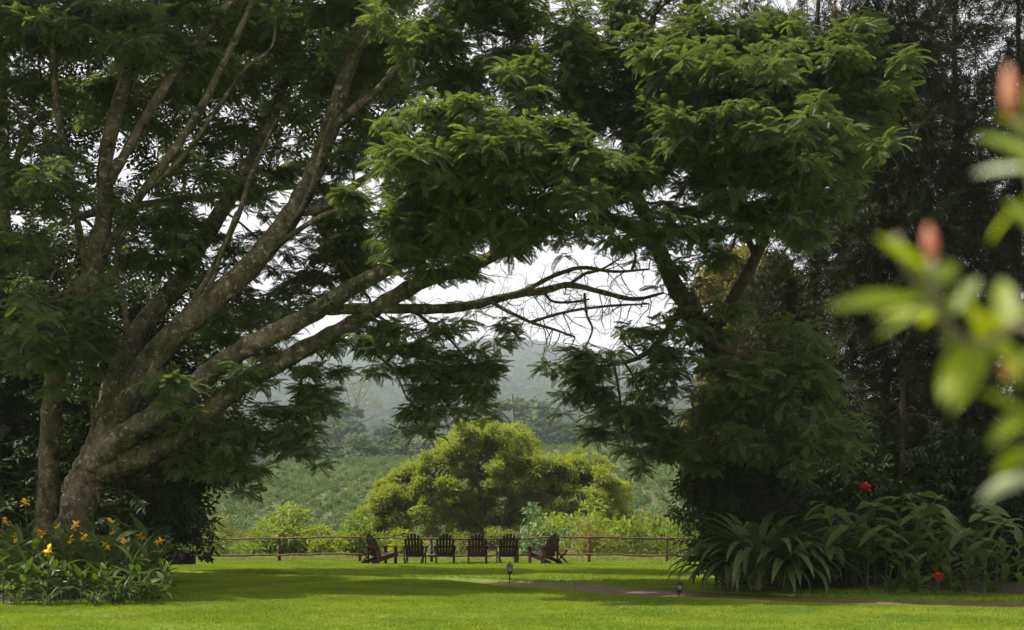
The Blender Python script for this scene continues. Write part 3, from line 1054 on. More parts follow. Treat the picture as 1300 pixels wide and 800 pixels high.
blobs1b = [
    (80, 45, 29, 90, 34, 1.2), (200, 60, 29.6, 90, 34, 1.2), (40, 115, 30.5, 70, 34, 1.2), (150, 130, 32, 90, 26, 1.2), (240, 110, 32.5, 90, 28, 1.2), (30, 190, 30, 50, 24, 1.0, .8), (90, 205, 29.5, 40, 22, .8, .8), (250, 185, 32.5, 70, 24, 1.1),
    (20, 250, 29, 44, 30, 1.0), (70, 240, 28, 36, 34, .8), (30, 320, 29, 40, 36, 1), (190, 285, 30.2, 44, 30, .9), (245, 262, 30.6, 46, 40, 1.0), (235, 320, 31, 36, 34, .9, .8), (170, 330, 31, 40, 26, .9, .8),
    (58, 385, 28, 50, 38, 0.9, 1.2), (40, 440, 28.4, 56, 40, 1.0), (105, 420, 28.8, 38, 36, .7, 1.1), (95, 470, 29.4, 40, 20, .6, .6), (130, 15, 29.2, 80, 34, 1.2), (20, 10, 29.4, 60, 40, 1.2),
    (60, -110, 30, 180, 70, 2.4, .7), (220, -100, 30, 150, 60, 2.2, .7), (-90, 60, 30, 90, 120, 2, .6), (-80, 300, 30, 80, 110, 2, .5),
    (-190, 160, 26.8, 80, 40, 1.4, .6), (-150, 20, 27.4, 80, 50, 1.5, .8), (-300, 20, 27.0, 90, 50, 1.6, .7), (-200, 220, 27.2, 70, 40, 1.3, .7)]  # unseen crown clumps left of the frame, added to shade the flower bed
C, D, CN = crown_points(blobs1b, 0.36, density=1 / 27.0, frag=8)
pts, M, scl = spray_fronds(C, D, 0.37, 8)
leafage(t1b, 'frond', 'crown', pts, M, scl, jac_meshes2)
twigs(t1b, C, CN, L2, M_twig, 0.017, 900)

# ---- the leaning dark tree right of the arch
t2 = thing('jacaranda_tree', 'dark leaning trunk right of the sky gap carrying a dense feathery green crown', 'tree')
L3 = []
add3 = lambda ctrl, nm='limb', sd=12: L3.append(add_limb(t2, ctrl, M_bark2, nm, sd))
add3([(985, 735, 31.4, 22), (978, 660, 31.4, 20), (962, 580, 31, 18), (940, 505, 30.6, 18), (914, 450, 30.4, 18), (884, 404, 30.2, 16), (856, 362, 30, 14), (838, 320, 29.8, 12), (822, 282, 29.5, 11), (806, 240, 29.2, 11), (800, 180, 29, 9), (812, 110, 28.8, 7), (830, 20, 28.6, 5)], 'trunk', 14)
add3([(836, 318, 29.8, 9), (812, 300, 29.6, 8.5), (786, 282, 29.4, 7), (752, 262, 29, 5), (720, 236, 28.6, 3)], sd=9)
add3([(900, 428, 30.3, 12), (930, 380, 29.8, 10), (962, 320, 29.2, 9), (990, 250, 28.8, 8), (1012, 180, 28.5, 6), (1040, 100, 28.3, 5), (1060, 10, 28.2, 3)], sd=10)
add3([(880, 402, 30.2, 6), (900, 430, 29.6, 5), (930, 448, 29.2, 4.5), (975, 462, 28.8, 3.5), (1020, 480, 28.6, 2.5)], sd=7)
add3([(868, 386, 30.1, 6), (846, 420, 30, 5), (822, 448, 30, 4), (786, 462, 30, 3), (744, 466, 30, 1.6)], sd=7)
add3([(962, 330, 29.3, 6), (930, 262, 28.6, 5), (898, 190, 28.3, 4.5), (880, 110, 28.2, 3.5), (876, 40, 28.2, 2.5)], sd=8)
blobs2 = [
    (860, 55, 28, 80, 50, 1.3), (868, -6, 28.4, 60, 30, 1.2), (945, 35, 28, 80, 46, 1.3), (1025, 75, 27.4, 64, 44, 1.2), (1085, 70, 27.8, 46, 40, 1.0), (1082, 130, 27.4, 48, 34, 1.1), (1010, 150, 27, 66, 40, 1.2), (905, 120, 27.6, 80, 46, 1.3), (835, 140, 28.4, 60, 54, 1.2),
    (1060, 195, 27.2, 50, 34, 1.1), (975, 215, 27, 70, 40, 1.2), (890, 205, 27.4, 64, 44, 1.2), (1035, 250, 27.4, 44, 30, 1.0), (950, 272, 27.4, 66, 34, 1.1), (870, 270, 28, 44, 36, 1.0), (1000, 296, 28, 44, 24, .9), (925, 320, 28.2, 46, 20, .8, .8), (800, 60, 28.6, 60, 50, 1.2), (790, 150, 28.4, 50, 50, 1.0), (930, 175, 27.2, 70, 50, 1.1), (1000, 240, 27.2, 60, 40, 1.0),
    (1108, 105, 28, 30, 30, .9), (900, 160, 26.0, 70, 34, 1.0, .8), (965, 95, 26.0, 70, 34, 1.0, .8), (1010, 200, 26.0, 56, 30, 1.0, .8), (850, 90, 26.4, 56, 34, 1.0, .7),
    # lower skirts
    (725, 470, 30, 30, 34, .8), (770, 455, 30, 34, 34, .8), (810, 500, 30, 46, 44, 1.0), (760, 510, 29.8, 30, 34, .7), (860, 455, 29.9, 40, 36, .9), (870, 525, 29.6, 50, 46, 1.0), (940, 490, 29, 50, 40, 1.0), (1000, 470, 28.7, 44, 38, .9), (1038, 505, 28.5, 36, 44, .8), (1058, 550, 28.4, 26, 26, .7), (985, 545, 28.7, 50, 36, .9), (925, 570, 29.2, 50, 30, .9), (840, 575, 30, 34, 30, .8), (800, 560, 30, 26, 30, .7, .7), (905, 420, 29.8, 40, 26, .8, .6), (845, 330, 29.4, 30, 30, .7, .6), (890, 375, 29.6, 34, 30, .8, .6), (850, 400, 29.4, 30, 26, .7, .5), (790, 425, 30, 40, 18, .6, .5),
    (920, -80, 29.5, 120, 50, 1.8, .7), (1070, -80, 29.5, 100, 50, 2.0, .7)]
C, D, CN = crown_points(blobs2, 0.36, density=1 / 27.0, frag=8)
pts, M, scl = spray_fronds(C, D, 0.37, 8)
leafage(t2, 'frond', 'crown', pts, M, scl, jac_meshes2)
twigs(t2, C, CN, L3, M_twig, 0.017, 1200)
bare_twigs(t2, np.vstack(L3[3:5] + [L3[0][20:60]] + [L3[1]]), M_twig, 120, 1.0, 0.009, -0.2)


# ---- dark narrow-leaved trees closing the right side
def narrow_tree(label, px, Y, rpx, lean, blobs, k):
    t = thing('podocarpus_tree', label, 'tree', group='dark narrow-leaved trees on the right')
    ctrl = [(px, HZ + EYE / Y * F + 8, Y, rpx * 1.5)]
    for q in range(1, 8):
        ctrl.append((px + lean * q / 7 + 4 * math.sin(q * 2.1 + px), 710 - q * 112, Y, rpx * (1.25 - q * 0.14)))
    L = [add_limb(t, ctrl, M_bark2, 'trunk', 9)]
    C, D, CN = crown_points(blobs, 0.6, density=1 / 24.0 * k, tier=0.3)
    # shoots, three or so at each twig end
    P3, D3 = [], []
    for j in range(4):
        P3.append(C + rng.normal(size=C.shape) * 0.16)
        d = D / np.maximum(np.linalg.norm(D, axis=1, keepdims=True), 1e-6) + rng.normal(size=D.shape) * 0.55
        d[:, 2] -= 0.1
        D3.append(d)
    pts, d = np.vstack(P3), np.vstack(D3)
    M = frames(d, np.tile([[0, 0, 1.0]], (len(pts), 1)), rng.uniform(0, 6, len(pts)))
    leafage(t, 'shoot', 'crown', pts, M, rng.uniform(0.42, 0.72, len(pts)), pod_meshes, 150)
    twigs(t, C, CN, L, M_twig, 0.014, 500)
    bare_twigs(t, L[0][8:], M_bare, 26, 1.5, 0.010, 0.0)
    return t


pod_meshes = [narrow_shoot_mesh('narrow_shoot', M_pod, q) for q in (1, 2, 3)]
narrow_tree('dark narrow-leaved tree with thin pale brown trunk just right of the feathery crown', 1122, 33, 8, -6,
            [(1130, 60, 33, 60, 60, 1.4), (1150, 170, 33, 60, 60, 1.4), (1110, 290, 33.4, 60, 60, 1.4), (1150, 300, 33, 50, 50, 1.3), (1100, 390, 33.4, 60, 50, 1.4), (1150, 420, 33, 60, 50, 1.4), (1130, 510, 33, 60, 40, 1.3), (1120, -80, 33, 90, 70, 2, .5)], 1)
narrow_tree('dark narrow-leaved tree filling the gap behind the leaning feathery tree', 1030, 36, 9, 10,
            [(1040, 350, 36, 60, 46, 1.4), (990, 400, 36.5, 46, 40, 1.3), (1050, 440, 36, 60, 50, 1.4), (1010, 520, 36, 60, 50, 1.4), (1070, 560, 36, 60, 50, 1.4), (990, 610, 36, 60, 40, 1.3), (1090, 250, 36, 50, 60, 1.4), (1090, 100, 36, 60, 90, 1.4), (1000, 80, 36, 90, 70, 1.5, .7), (980, 180, 36.5, 70, 60, 1.3, .7)], .9)
narrow_tree('dark tall narrow-leaved tree directly behind the blurred green sprig', 1205, 34.5, 9, 12,
            [(1210, 60, 34.5, 50, 60, 1.5, .6), (1220, 180, 34.5, 60, 60, 1.5), (1200, 290, 34.5, 60, 60, 1.5), (1230, 380, 34.5, 60, 60, 1.5), (1200, 470, 34.5, 60, 50, 1.5), (1230, 550, 34.5, 60, 40, 1.5), (1180, 590, 34.5, 60, 30, 1.4), (1200, -90, 34.5, 90, 80, 2, .5)], 1)
narrow_tree('dark narrow-leaved tree at the right edge with bright sky specks at its top', 1292, 35.5, 9, 4,
            [(1290, 40, 35.5, 50, 50, 1.5, .55), (1300, 130, 35.5, 56, 56, 1.5, .7), (1290, 240, 35.5, 60, 60, 1.5), (1300, 350, 35.5, 60, 60, 1.5), (1290, 460, 35.5, 60, 60, 1.5), (1300, 560, 35.5, 60, 50, 1.5), (1270, 610, 35.5, 60, 30, 1.4), (1310, -80, 35.5, 90, 70, 2, .4)], 1)
# small side limb trunk low in the shade
t = thing('slender_sapling', 'slender bare sapling trunk standing in the shade beneath the blurred sprig', 'sapling')
Ls = [add_limb(t, [(1150, 735, 32, 5), (1147, 640, 32, 4.5), (1144, 560, 32, 4.2), (1146, 480, 32, 4), (1140, 410, 32, 3), (1128, 360, 32, 2)], M_bark2, 'trunk', 8)]
bare_twigs(t, Ls[0][12:], M_bare, 14, 1.2, 0.009, 0.1, 'twigs')

# ---- dark evergreen thicket behind the left trunks and right bed
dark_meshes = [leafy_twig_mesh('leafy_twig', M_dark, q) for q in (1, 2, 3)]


def dark_shrub(name, label, cat, px, Y, blobs, k=1.0, size=0.62, limit=120, group=None, stems=3, meshes=None, dens=1 / 26.0):
    t = thing(name, label, cat, group=group)
    L = []
    b0 = blobs[0]
    for q in range(stems):
        f = (q - (stems - 1) / 2)
        tgt = blobs[q % len(blobs)]
        L.append(add_limb(t, [(px + f * 14, HZ + EYE / Y * F + 6, Y, 5), (px + f * 22, (HZ + EYE / Y * F + tgt[1]) / 2 + 20, Y, 4), (tgt[0], tgt[1], tgt[2], 2)], M_bark2, 'stem', 7))
    C, D, CN = crown_points(blobs, size, density=dens * k, tier=0.25)
    P3, D3 = [], []
    for j in range(3):
        P3.append(C + rng.normal(size=C.shape) * 0.13)
        d = D / np.maximum(np.linalg.norm(D, axis=1, keepdims=True), 1e-6) + rng.normal(size=D.shape) * 0.5
        D3.append(d)
    pts, d = np.vstack(P3), np.vstack(D3)
    M = frames(d, np.tile([[0, 0, 1.0]], (len(pts), 1)), rng.normal(size=len(pts)) * 0.5)
    leafage(t, 'leafy_twig', 'foliage', pts, M, rng.uniform(0.75, 1.2, len(pts)) * size, meshes or dark_meshes, limit)
    twigs(t, C, CN, L, M_twig, 0.012, 300)
    return t


dark_shrub('evergreen_shrub', 'tall dark evergreen shrub filling the shade behind the two left trunks', 'shrub', 150, 34,
           [(150, 500, 34.5, 80, 60, 1.4), (190, 590, 34, 80, 60, 1.4), (110, 600, 34.5, 70, 60, 1.4), (180, 660, 33.5, 70, 40, 1.2), (140, 420, 35, 70, 50, 1.4), (230, 480, 35, 60, 50, 1.4), (120, 680, 33.6, 60, 30, 1.2)])
dark_shrub('evergreen_shrub', 'dark evergreen shrub with drooping leaves overhanging the left end of the fence', 'shrub', 180, 33,
           [(232, 592, 32.5, 40, 36, 1.1), (196, 650, 32.4, 30, 36, 1.0), (215, 540, 33, 60, 50, 1.3), (278, 548, 33, 36, 28, 1.0), (178, 690, 32.2, 14, 26, .6), (236, 634, 32.2, 14, 20, .5, .6)])
dark_shrub('evergreen_shrub', 'dark evergreen shrub at the left picture edge behind the upright pale trunk', 'shrub', 20, 35,
           [(20, 540, 35, 70, 60, 1.4), (10, 460, 35, 70, 60, 1.4), (30, 620, 34.6, 60, 44, 1.4), (-50, 560, 35, 70, 100, 1.5, .7), (40, 360, 36, 70, 60, 1.4), (10, 660, 34, 50, 30, 1.2, .6)])
# dark tree farther behind, horizontal boughs against the sky
t = thing('cedar_tree', 'dark tree with level boughs seen through the left limbs against white sky', 'tree')
Lc = [add_limb(t, [(20, 730, 40, 18), (14, 560, 40, 16), (8, 400, 40, 14), (4, 260, 40, 12), (0, 100, 40, 10), (-10, -80, 40, 6)], M_bark2, 'trunk', 10)]
for a in ([(6, 250, 40, 7), (40, 160, 39, 6), (90, 140, 38.5, 6), (150, 118, 38, 5), (230, 100, 38, 4), (330, 80, 38, 3)],
          [(8, 330, 40, 8), (50, 300, 39, 7), (120, 270, 38.5, 6), (220, 255, 38, 6), (300, 245, 38, 5), (370, 238, 38, 4), (450, 240, 38, 2)],
          [(4, 190, 40, 7), (-20, 120, 39, 6), (10, 60, 38.5, 5), (60, 20, 38, 4)],
          [(8, 360, 40, 6), (80, 345, 39, 5), (160, 340, 38.5, 4), (240, 330, 38, 3)]):
    Lc.append(add_limb(t, a, M_bark2, 'limb', 8))
C, D, CN = crown_points([(150, 105, 38.5, 110, 26, 1.6), (290, 90, 38.5, 100, 26, 1.5), (60, 160, 39, 80, 24, 1.5), (210, 160, 38.5, 110, 20, 1.5), (100, 235, 39, 90, 18, 1.4, .8), (250, 225, 38.5, 90, 16, 1.4, .7), (340, 170, 38.5, 70, 24, 1.4, .8),
                         (60, 310, 39, 70, 24, 1.4), (160, 300, 38.5, 60, 20, 1.4, .7), (150, 370, 38.5, 100, 26, 1.5), (260, 400, 38.5, 70, 30, 1.5), (40, 420, 39, 80, 34, 1.5), (60, 30, 38.5, 90, 44, 1.5), (230, 30, 38.5, 110, 34, 1.5), (380, 20, 38.5, 90, 40, 1.5),
                         (120, -90, 39, 260, 70, 2.5, .5), (420, 130, 38.5, 40, 40, 1.3, .8), (500, 140, 38, 40, 60, 1.3, .9), (480, 40, 38, 60, 50, 1.4)], .6, density=1 / 32.0, tier=0.5)
P3 = np.vstack([C + rng.normal(size=C.shape) * 0.18 for _ in range(3)])
D3 = np.vstack([D / np.maximum(np.linalg.norm(D, axis=1, keepdims=True), 1e-6) + rng.normal(size=D.shape) * 0.5 for _ in range(3)])
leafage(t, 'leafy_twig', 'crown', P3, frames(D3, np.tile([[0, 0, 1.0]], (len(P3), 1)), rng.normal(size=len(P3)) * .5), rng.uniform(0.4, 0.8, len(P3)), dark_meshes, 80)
twigs(t, C, CN, Lc, M_twig, 0.02, 500)

# dark shrub with purple flowers beneath the leaning tree
tp = dark_shrub('flowering_shrub', 'dark broad-leaved shrub with a few purple flowers under the leaning tree', 'shrub', 935, 32,
                [(880, 596, 32, 24, 26, .9, .6), (912, 640, 32, 36, 36, 1.0), (930, 600, 32.4, 56, 46, 1.1), (980, 640, 32.5, 56, 46, 1.1), (935, 690, 31.6, 34, 32, .9), (872, 640, 31.6, 16, 14, .5, .7), (960, 690, 31.6, 60, 36, 1.0), (1010, 590, 33, 50, 50, 1.1), (880, 560, 32.5, 36, 26, .9, .7), (965, 640, 31, 40, 36, .6), (990, 600, 31, 40, 40, .6), (955, 580, 30.8, 40, 24, .5)], size=0.5)
mb = MB()
for k in range(7):
    a = k * 0.9
    mb.blade((0, 0, 0), (math.cos(a), math.sin(a), 0.5), (0, 0, 1), 0.12, 0.07, 0.3, 0.2, 2)
pm = mb.mesh('purple_flower', M_pur)
for (px, py, Y) in ((843, 552, 31.2), (848, 558, 31.2), (840, 560, 31.3), (962, 552, 30.8), (966, 546, 30.9), (846, 566, 31.2), (830, 545, 31.4)):
    o = obj('flower', pm, tp)
    o.location = P(px, py, Y)
    o.rotation_euler = (random.random(), random.random(), random.random() * 6)

# backing thicket deep behind the right bed
dark_shrub('evergreen_shrub', 'dark dense evergreen thicket deep behind the broad-leaved plants on the right', 'shrub', 1130, 33,
           [(1120, 600, 32.6, 70, 50, 1.3), (1200, 620, 32.4, 80, 50, 1.3), (1280, 620, 32.4, 70, 60, 1.3), (1060, 640, 32.4, 60, 50, 1.2), (1140, 690, 32, 80, 40, 1.2), (1240, 700, 32, 80, 40, 1.2), (1330, 680, 32, 70, 70, 1.4, .6), (1040, 700, 31.6, 50, 40, 1.0)])

# pale dry tree catching sun behind the leaning trunk
t = thing('dry_tree', 'pale half-bare sunlit tree seen behind the leaning dark trunk', 'tree')
Ld = [add_limb(t, [(955, 700, 62, 6), (950, 560, 62, 5), (945, 470, 62, 4), (935, 390, 62, 3), (930, 330, 62, 1.5)], M_bare, 'trunk', 8)]
dry_src = [small_spray_mesh('dry_spray', M_dry, q) for q in (1, 2)]
C, D, CN = crown_points([(905, 370, 62, 26, 26, 2, .6), (940, 345, 62, 40, 26, 2), (975, 370, 62, 40, 40, 2), (935, 430, 62, 40, 50, 2), (985, 440, 62, 30, 40, 2), (920, 500, 62, 36, 50, 2), (975, 560, 62, 40, 40, 2), (900, 560, 62, 30, 40, 2, .7)], .5, density=1 / 5.0)
Mz = frames(D, np.tile([[0, 0, 1.0]], (len(C), 1)), rng.uniform(0, 6, len(C)))
leafage(t, 'spray', 'crown', C, Mz, rng.uniform(0.5, 1.0, len(C)), dry_src, 10, True)
twigs(t, C, CN, Ld, M_bare, 0.03, 260)

# ------------------------------------------------------------------ sunlit tree beyond the fence
t = thing('shade_tree', 'bright yellow-green spreading tree in the sun just beyond the row of chairs', 'tree')
YM = 78
Lm = []
for a in ([(622, 705, YM, 12), (618, 680, YM, 9), (606, 655, YM, 7), (590, 635, YM, 4), (560, 610, YM - 1, 3), (530, 600, YM - 1, 2)],
          [(620, 688, YM, 8), (640, 660, YM, 6), (672, 640, YM, 4.5), (705, 625, YM, 4), (730, 605, YM, 3), (750, 595, YM, 2)],
          [(614, 668, YM, 6), (612, 630, YM, 5), (606, 595, YM, 3.5), (612, 560, YM, 2)],
          [(600, 650, YM, 5), (580, 652, YM, 3), (545, 640, YM, 2), (510, 632, YM, 1.5)],
          [(700, 628, YM, 3), (728, 625, YM - .5, 2.5), (760, 618, YM - 1, 1.5)],
          [(616, 672, YM, 5), (648, 662, YM + 1, 4), (690, 668, YM, 3), (720, 660, YM, 2)]):
    Lm.append(add_limb(t, a, M_bare if a[0][0] == 700 else M_bark, 'trunk' if a[0][0] == 622 else 'limb', 8))
mid_src = [small_spray_mesh('leaf_spray', M_mid, q, 20, 0.34, 0.055) for q in (1, 2, 3)]
mb_ = []
top_x = [468, 485, 520, 560, 595, 625, 655, 690, 720, 750, 775, 798]
top_y = [655, 615, 588, 563, 545, 532, 545, 572, 578, 574, 590, 625]
for q in range(215):
    px = rng.uniform(472, 792)
    ty = float(np.interp(px, top_x, top_y))
    f = rng.random() ** 1.5
    py = ty + 10 + f * (676 - ty)
    if 655 < px < 725 and 640 < py < 672 and rng.random() < .7:
        continue
    mb_.append((px, py, YM + rng.uniform(-3.6, 3.2) * (1 - .3 * (1 - f)), rng.uniform(11, 19), rng.uniform(9, 14), rng.uniform(.6, 1.0)))
C, D, CN = crown_points(mb_, .5, density=1 / 2.5, tier=0.25, frag=4)
Mz = frames(np.stack([np.cos(a_ := rng.uniform(0, 6.28, len(C))), np.sin(a_), rng.normal(size=len(C)) * .2], 1), D * 0.5 + np.array([0, 0, 0.8]), np.zeros(len(C)))
leafage(t, 'leaf_spray', 'crown', C, Mz, rng.uniform(0.38, 0.75, len(C)), mid_src, 30, True)
twigs(t, C, CN, Lm, M_twig, 0.03, 500)


# ------------------------------------------------------------------ bushes beyond the fence
def bush_mesh(name, mat, seed, n=1500, ll=0.16, lw=0.03, up=0.3, lump=16):
    """A rounded bush, unit radius, of many small leaves in lumps."""
    rs = np.random.default_rng(seed)
    mb = MB()
    lumps = [(rs.normal(size=3) * np.array([.45, .45, .26]) + np.array([0, 0, .55]), rs.uniform(.18, .38)) for _ in range(lump)]
    for i in range(n):
        c, r = lumps[i % len(lumps)]
        d = rs.normal(size=3)
        d /= np.linalg.norm(d)
        if d[2] < -0.5:
            d[2] *= -1
        b = Vector(c + d * r * rs.random() ** 0.35)
        if b.z < 0:
            b.z = abs(b.z) * 0.3
        d2 = Vector(d + rs.normal(size=3) * 0.7 + np.array([0, 0, up])).normalized()
        l = ll * rs.uniform(.6, 1.3)
        q = d2.cross(Vector((rs.normal() * .5, rs.normal() * .5, 1))).normalized() * lw
        m = b + d2 * l * .5
        mb.add([b, m - q, b + d2 * l - Vector((0, 0, l * .25)), m + q], [(0, 1, 2), (0, 2, 3)])
    return mb.mesh(name, mat)


def stem_mesh(name, mat, n=6, h=0.5):
    mb = MB()
    for k in range(n):
        a = k * 6.283 / n
        mb.tube([(0.05 * math.cos(a), 0.05 * math.sin(a), -0.15), (0.18 * math.cos(a), 0.18 * math.sin(a), h * 0.5), (0.4 * math.cos(a + .3), 0.4 * math.sin(a + .3), h)], [0.025, 0.018, 0.008], 5, False)
    return mb.mesh(name, mat)


bst = stem_mesh('bush_stems', M_twig)
bm = {'fern': [bush_mesh('fern_bush', M_bush, q, 2400, .15, .024, -.2) for q in (1, 2)], 'olive': [bush_mesh('olive_bush', M_bush2, q, 2400, .12, .02, .1) for q in (3, 4)], 'gloss': [bush_mesh('glossy_bush', M_gloss, 5, 1200, .16, .045, 0)], 'mid': [bush_mesh('green_bush', M_mid, q, 2200, .12, .028, 0) for q in (6, 7)]}
bush_list = [
    ('fern', 372, 672, 56, 68, 38, 'bright green feathery bush behind the left half of the fence'),
    ('fern', 325, 690, 55, 40, 20, 'low yellow-green bush behind the fence left of the feathery bush'),
    ('mid', 415, 690, 54, 40, 24, 'low green bush behind the fence between the feathery bush and first chair'),
    ('olive', 285, 672, 60, 40, 26, 'pale straw-tipped bush at the left end of the fence beside the dark shrub'),
    ('fern', 240, 690, 53, 40, 26, 'yellow-green bush behind the fence just right of the flower bed'),
    ('fern', 455, 676, 58, 46, 30, 'bright green bush behind the first chair and fence'),
    ('mid', 520, 690, 57, 44, 24, 'low green bush seen between the second and third chairs'),
    ('olive', 585, 692, 56, 44, 22, 'low olive bush seen behind the fourth chair'),
    ('gloss', 683, 672, 55, 36, 32, 'glossy grey-green broad-leaved bush behind the fifth and sixth chairs'),
    ('olive', 742, 682, 58, 50, 30, 'olive bush with reddish tips right of the sixth chair beyond the fence'),
    ('fern', 785, 660, 64, 56, 36, 'bright green bush high on the bank right of the sunlit tree'),
    ('olive', 815, 690, 56, 48, 26, 'olive bush behind the last visible stretch of fence on the right'),
    ('fern', 868, 678, 58, 46, 34, 'yellow-green bush between fence and the dark purple-flowered shrub'),
    ('mid', 720, 650, 70, 50, 34, 'mid green bush under the right side of the sunlit tree'),
    ('mid', 835, 640, 75, 50, 34, 'green bush on the bank above the fence, seen left of the dark shrub'),
    ('fern', 915, 660, 66, 50, 40, 'yellow-green bush glimpsed through the dark purple-flowered shrub'),
    ('mid', 200, 660, 62, 50, 40, 'green bush behind the dark overhanging shrub at the fence end')]
for (kd, px, py, Y, rx, rz, lab) in bush_list:
    c = P(px, py, Y)
    W, H = rx / F * Y, 2.0 * rz / F * Y
    zg = float(relief(c.x, Y))
    t = thing('bush', lab, 'bush', (c.x, Y, zg), rng.uniform(0, 6.28), 'bushes beyond the fence')
    top = c.z + H * 0.5
    hh = max(0.6, (top - zg))
    t.scale = (max(W, hh * .55), max(W, hh * .55), hh / 1.5)
    ml = bm[kd]
    obj('foliage', ml[int(rng.integers(len(ml)))], t)
    obj('stems', bst, t)['kind'] = 'stuff'

# ------------------------------------------------------------------ coffee hillside
csrc = []
for q in range(2):
    o = obj('coffee_field', bush_mesh('coffee_bush', M_coffee, 20 + q, 230, .42, .085, .1))
    o.location = (-30 + 9 * q, 120, float(relief(-30 + 9 * q, 120)))
    o.scale = (1.2, 1.2, 1.35)
    tag(o, kind='stuff')
    csrc.append(o)
rows_ = []
for y in np.arange(96, 312, 3.1):
    xs = np.arange(-125, 120, 2.5)
    xs = xs + rng.uniform(-0.5, 0.5, len(xs))
    yy = y + rng.normal(size=len(xs)) * 0.35 + 0.12 * xs * 0.3
    rows_.append(np.stack([xs, yy], 1))
xy = np.vstack(rows_)
xy = xy[(np.abs(xy[:, 0]) < xy[:, 1] * 0.42 + 6) & (rng.random(len(xy)) > 0.03) & (xy[:, 1] > 95) & (xy[:, 1] < 318)]
z = relief(xy[:, 0], xy[:, 1])
n = len(xy)
scatter('coffee_field', None, np.stack([xy[:, 0], xy[:, 1], z - 0.1], 1), np.stack([np.zeros(n), np.zeros(n), rng.uniform(0, 6.28, n)], 1), rng.uniform(0.62, 1.12, n), csrc)


# ------------------------------------------------------------------ far trees
def far_crown(name, mat, seed, n=3600, shape='dome', ls=0.08):
    """Crown of unit height (0..1) and about unit width, lumps of leaf clumps."""
    rs = np.random.default_rng(seed)
    mb = MB()
    lumps = []
    for k in range(15):
        a, r = rs.uniform(0, 6.28), rs.random() ** .5
        if shape == 'dome':
            c = np.array([.38 * r * math.cos(a), .38 * r * math.sin(a), .45 + .42 * (1 - r * r) * rs.uniform(.5, 1) - .15 * r])
            lumps.append((c, rs.uniform(.11, .19)))
        else:
            c = np.array([.4 * r * math.cos(a), .4 * r * math.sin(a), .78 + .12 * (1 - r) * rs.uniform(.4, 1)])
            lumps.append((c, rs.uniform(.08, .13)))
    for i in range(n):
        c, r = lumps[i % len(lumps)]
        d = rs.normal(size=3)
        d /= np.linalg.norm(d)
        if d[2] < -0.3:
            d[2] *= -0.6
        b = Vector(c + d * np.array([r, r, r * .75]) * rs.random() ** .3)
        nrm = Vector(d + rs.normal(size=3) * .6 + np.array([0, 0, .5])).normalized()
        u = nrm.orthogonal().normalized()
        v_ = nrm.cross(u)
        s_ = ls * rs.uniform(.4, 1) * .5
        a = rs.uniform(0, 6.28)
        e1 = u * math.cos(a) + v_ * math.sin(a)
        e2 = nrm.cross(e1)
        mb.add([b - e1 * s_, b - e2 * s_ * .6, b + e1 * s_, b + e2 * s_ * .6], [(0, 1, 2), (0, 2, 3)])
    return mb.mesh(name, mat)


def far_trunk(name, seed, mat, shape='dome'):
    rs = random.Random(seed)
    mb = MB()
    mb.tube([(0, 0, -.05), (.01, 0, .3), (.0, .01, .6)], [.03, .022, .012], 7, False)
    for k in range(6):
        a = k * 1.05 + rs.random()
        z0 = .25 + .3 * rs.random()
        mb.tube([(0, 0, z0), (.12 * math.cos(a), .12 * math.sin(a), z0 + .15), (.3 * math.cos(a), .3 * math.sin(a), .72 + .1 * rs.random())], [.014, .010, .005], 5, False)
    return mb.mesh(name, mat)


fc = [far_crown('far_crown', M_far, q) for q in (1, 2, 3)]
fp = [far_crown('far_crown', M_far2, 7, 1800, 'umbrella', .07), far_crown('far_crown', M_far2, 8, 650, 'dome', .05)]
ft = [far_trunk('far_trunk', q, M_bark) for q in (1, 2)]
far_list = [   # px, top row, Y, width px, kind, label
    (342, 566, 335, 36, 4, 'small pale umbrella-crowned tree standing alone above the coffee hillside'),
    (285, 540, 372, 80, 0, 'hazy dark tree left of the pale umbrella tree'),
    (300, 506, 450, 100, 1, 'tall hazy tree rising behind the pale umbrella tree'),
    (392, 528, 400, 86, 2, 'hazy blue-green tree right of the pale umbrella tree'),
    (432, 508, 470, 120, 0, 'broad hazy tree under the hanging arch foliage left of the gap'),
    (452, 548, 345, 80, 1, 'rounded dark blue-green tree at the top edge of the coffee field'),
    (410, 552, 340, 66, 2, 'rounded blue-green tree beside the hanging foliage at the field top'),
    (492, 540, 372, 84, 2, 'blue-green tree just left of the sunlit tree crown'),
    (512, 516, 450, 90, 1, 'hazy green tree below the dark hanging clump'),
    (552, 520, 430, 70, 5, 'pale brownish thin-leaved tree left of the sunlit tree top'),
    (596, 508, 440, 84, 0, 'hazy tree directly behind the sunlit tree top'),
    (655, 485, 452, 116, 2, 'domed pale green tree standing highest in the gap'),
    (702, 512, 420, 96, 0, 'hazy green tree just right of the domed pale green tree'),
    (640, 528, 380, 80, 1, 'darker green tree low behind the sunlit tree crown'),
    (744, 530, 385, 90, 2, 'blue-green tree at the field edge right of the gap'),
    (792, 522, 420, 100, 1, 'hazy tree behind the right hanging foliage'),
    (850, 520, 430, 110, 0, 'hazy tree glimpsed left of the leaning dark trunk'),
    (240, 512, 430, 110, 2, 'hazy tree glimpsed behind the left dark shrubs'),
    (452, 452, 760, 70, 5, 'pale grey-brown bare-looking tree on the slope below the misty ridge'),
    (418, 478, 700, 64, 0, 'hazy green tree beside the pale bare-looking tree on the slope')]
far_src = None
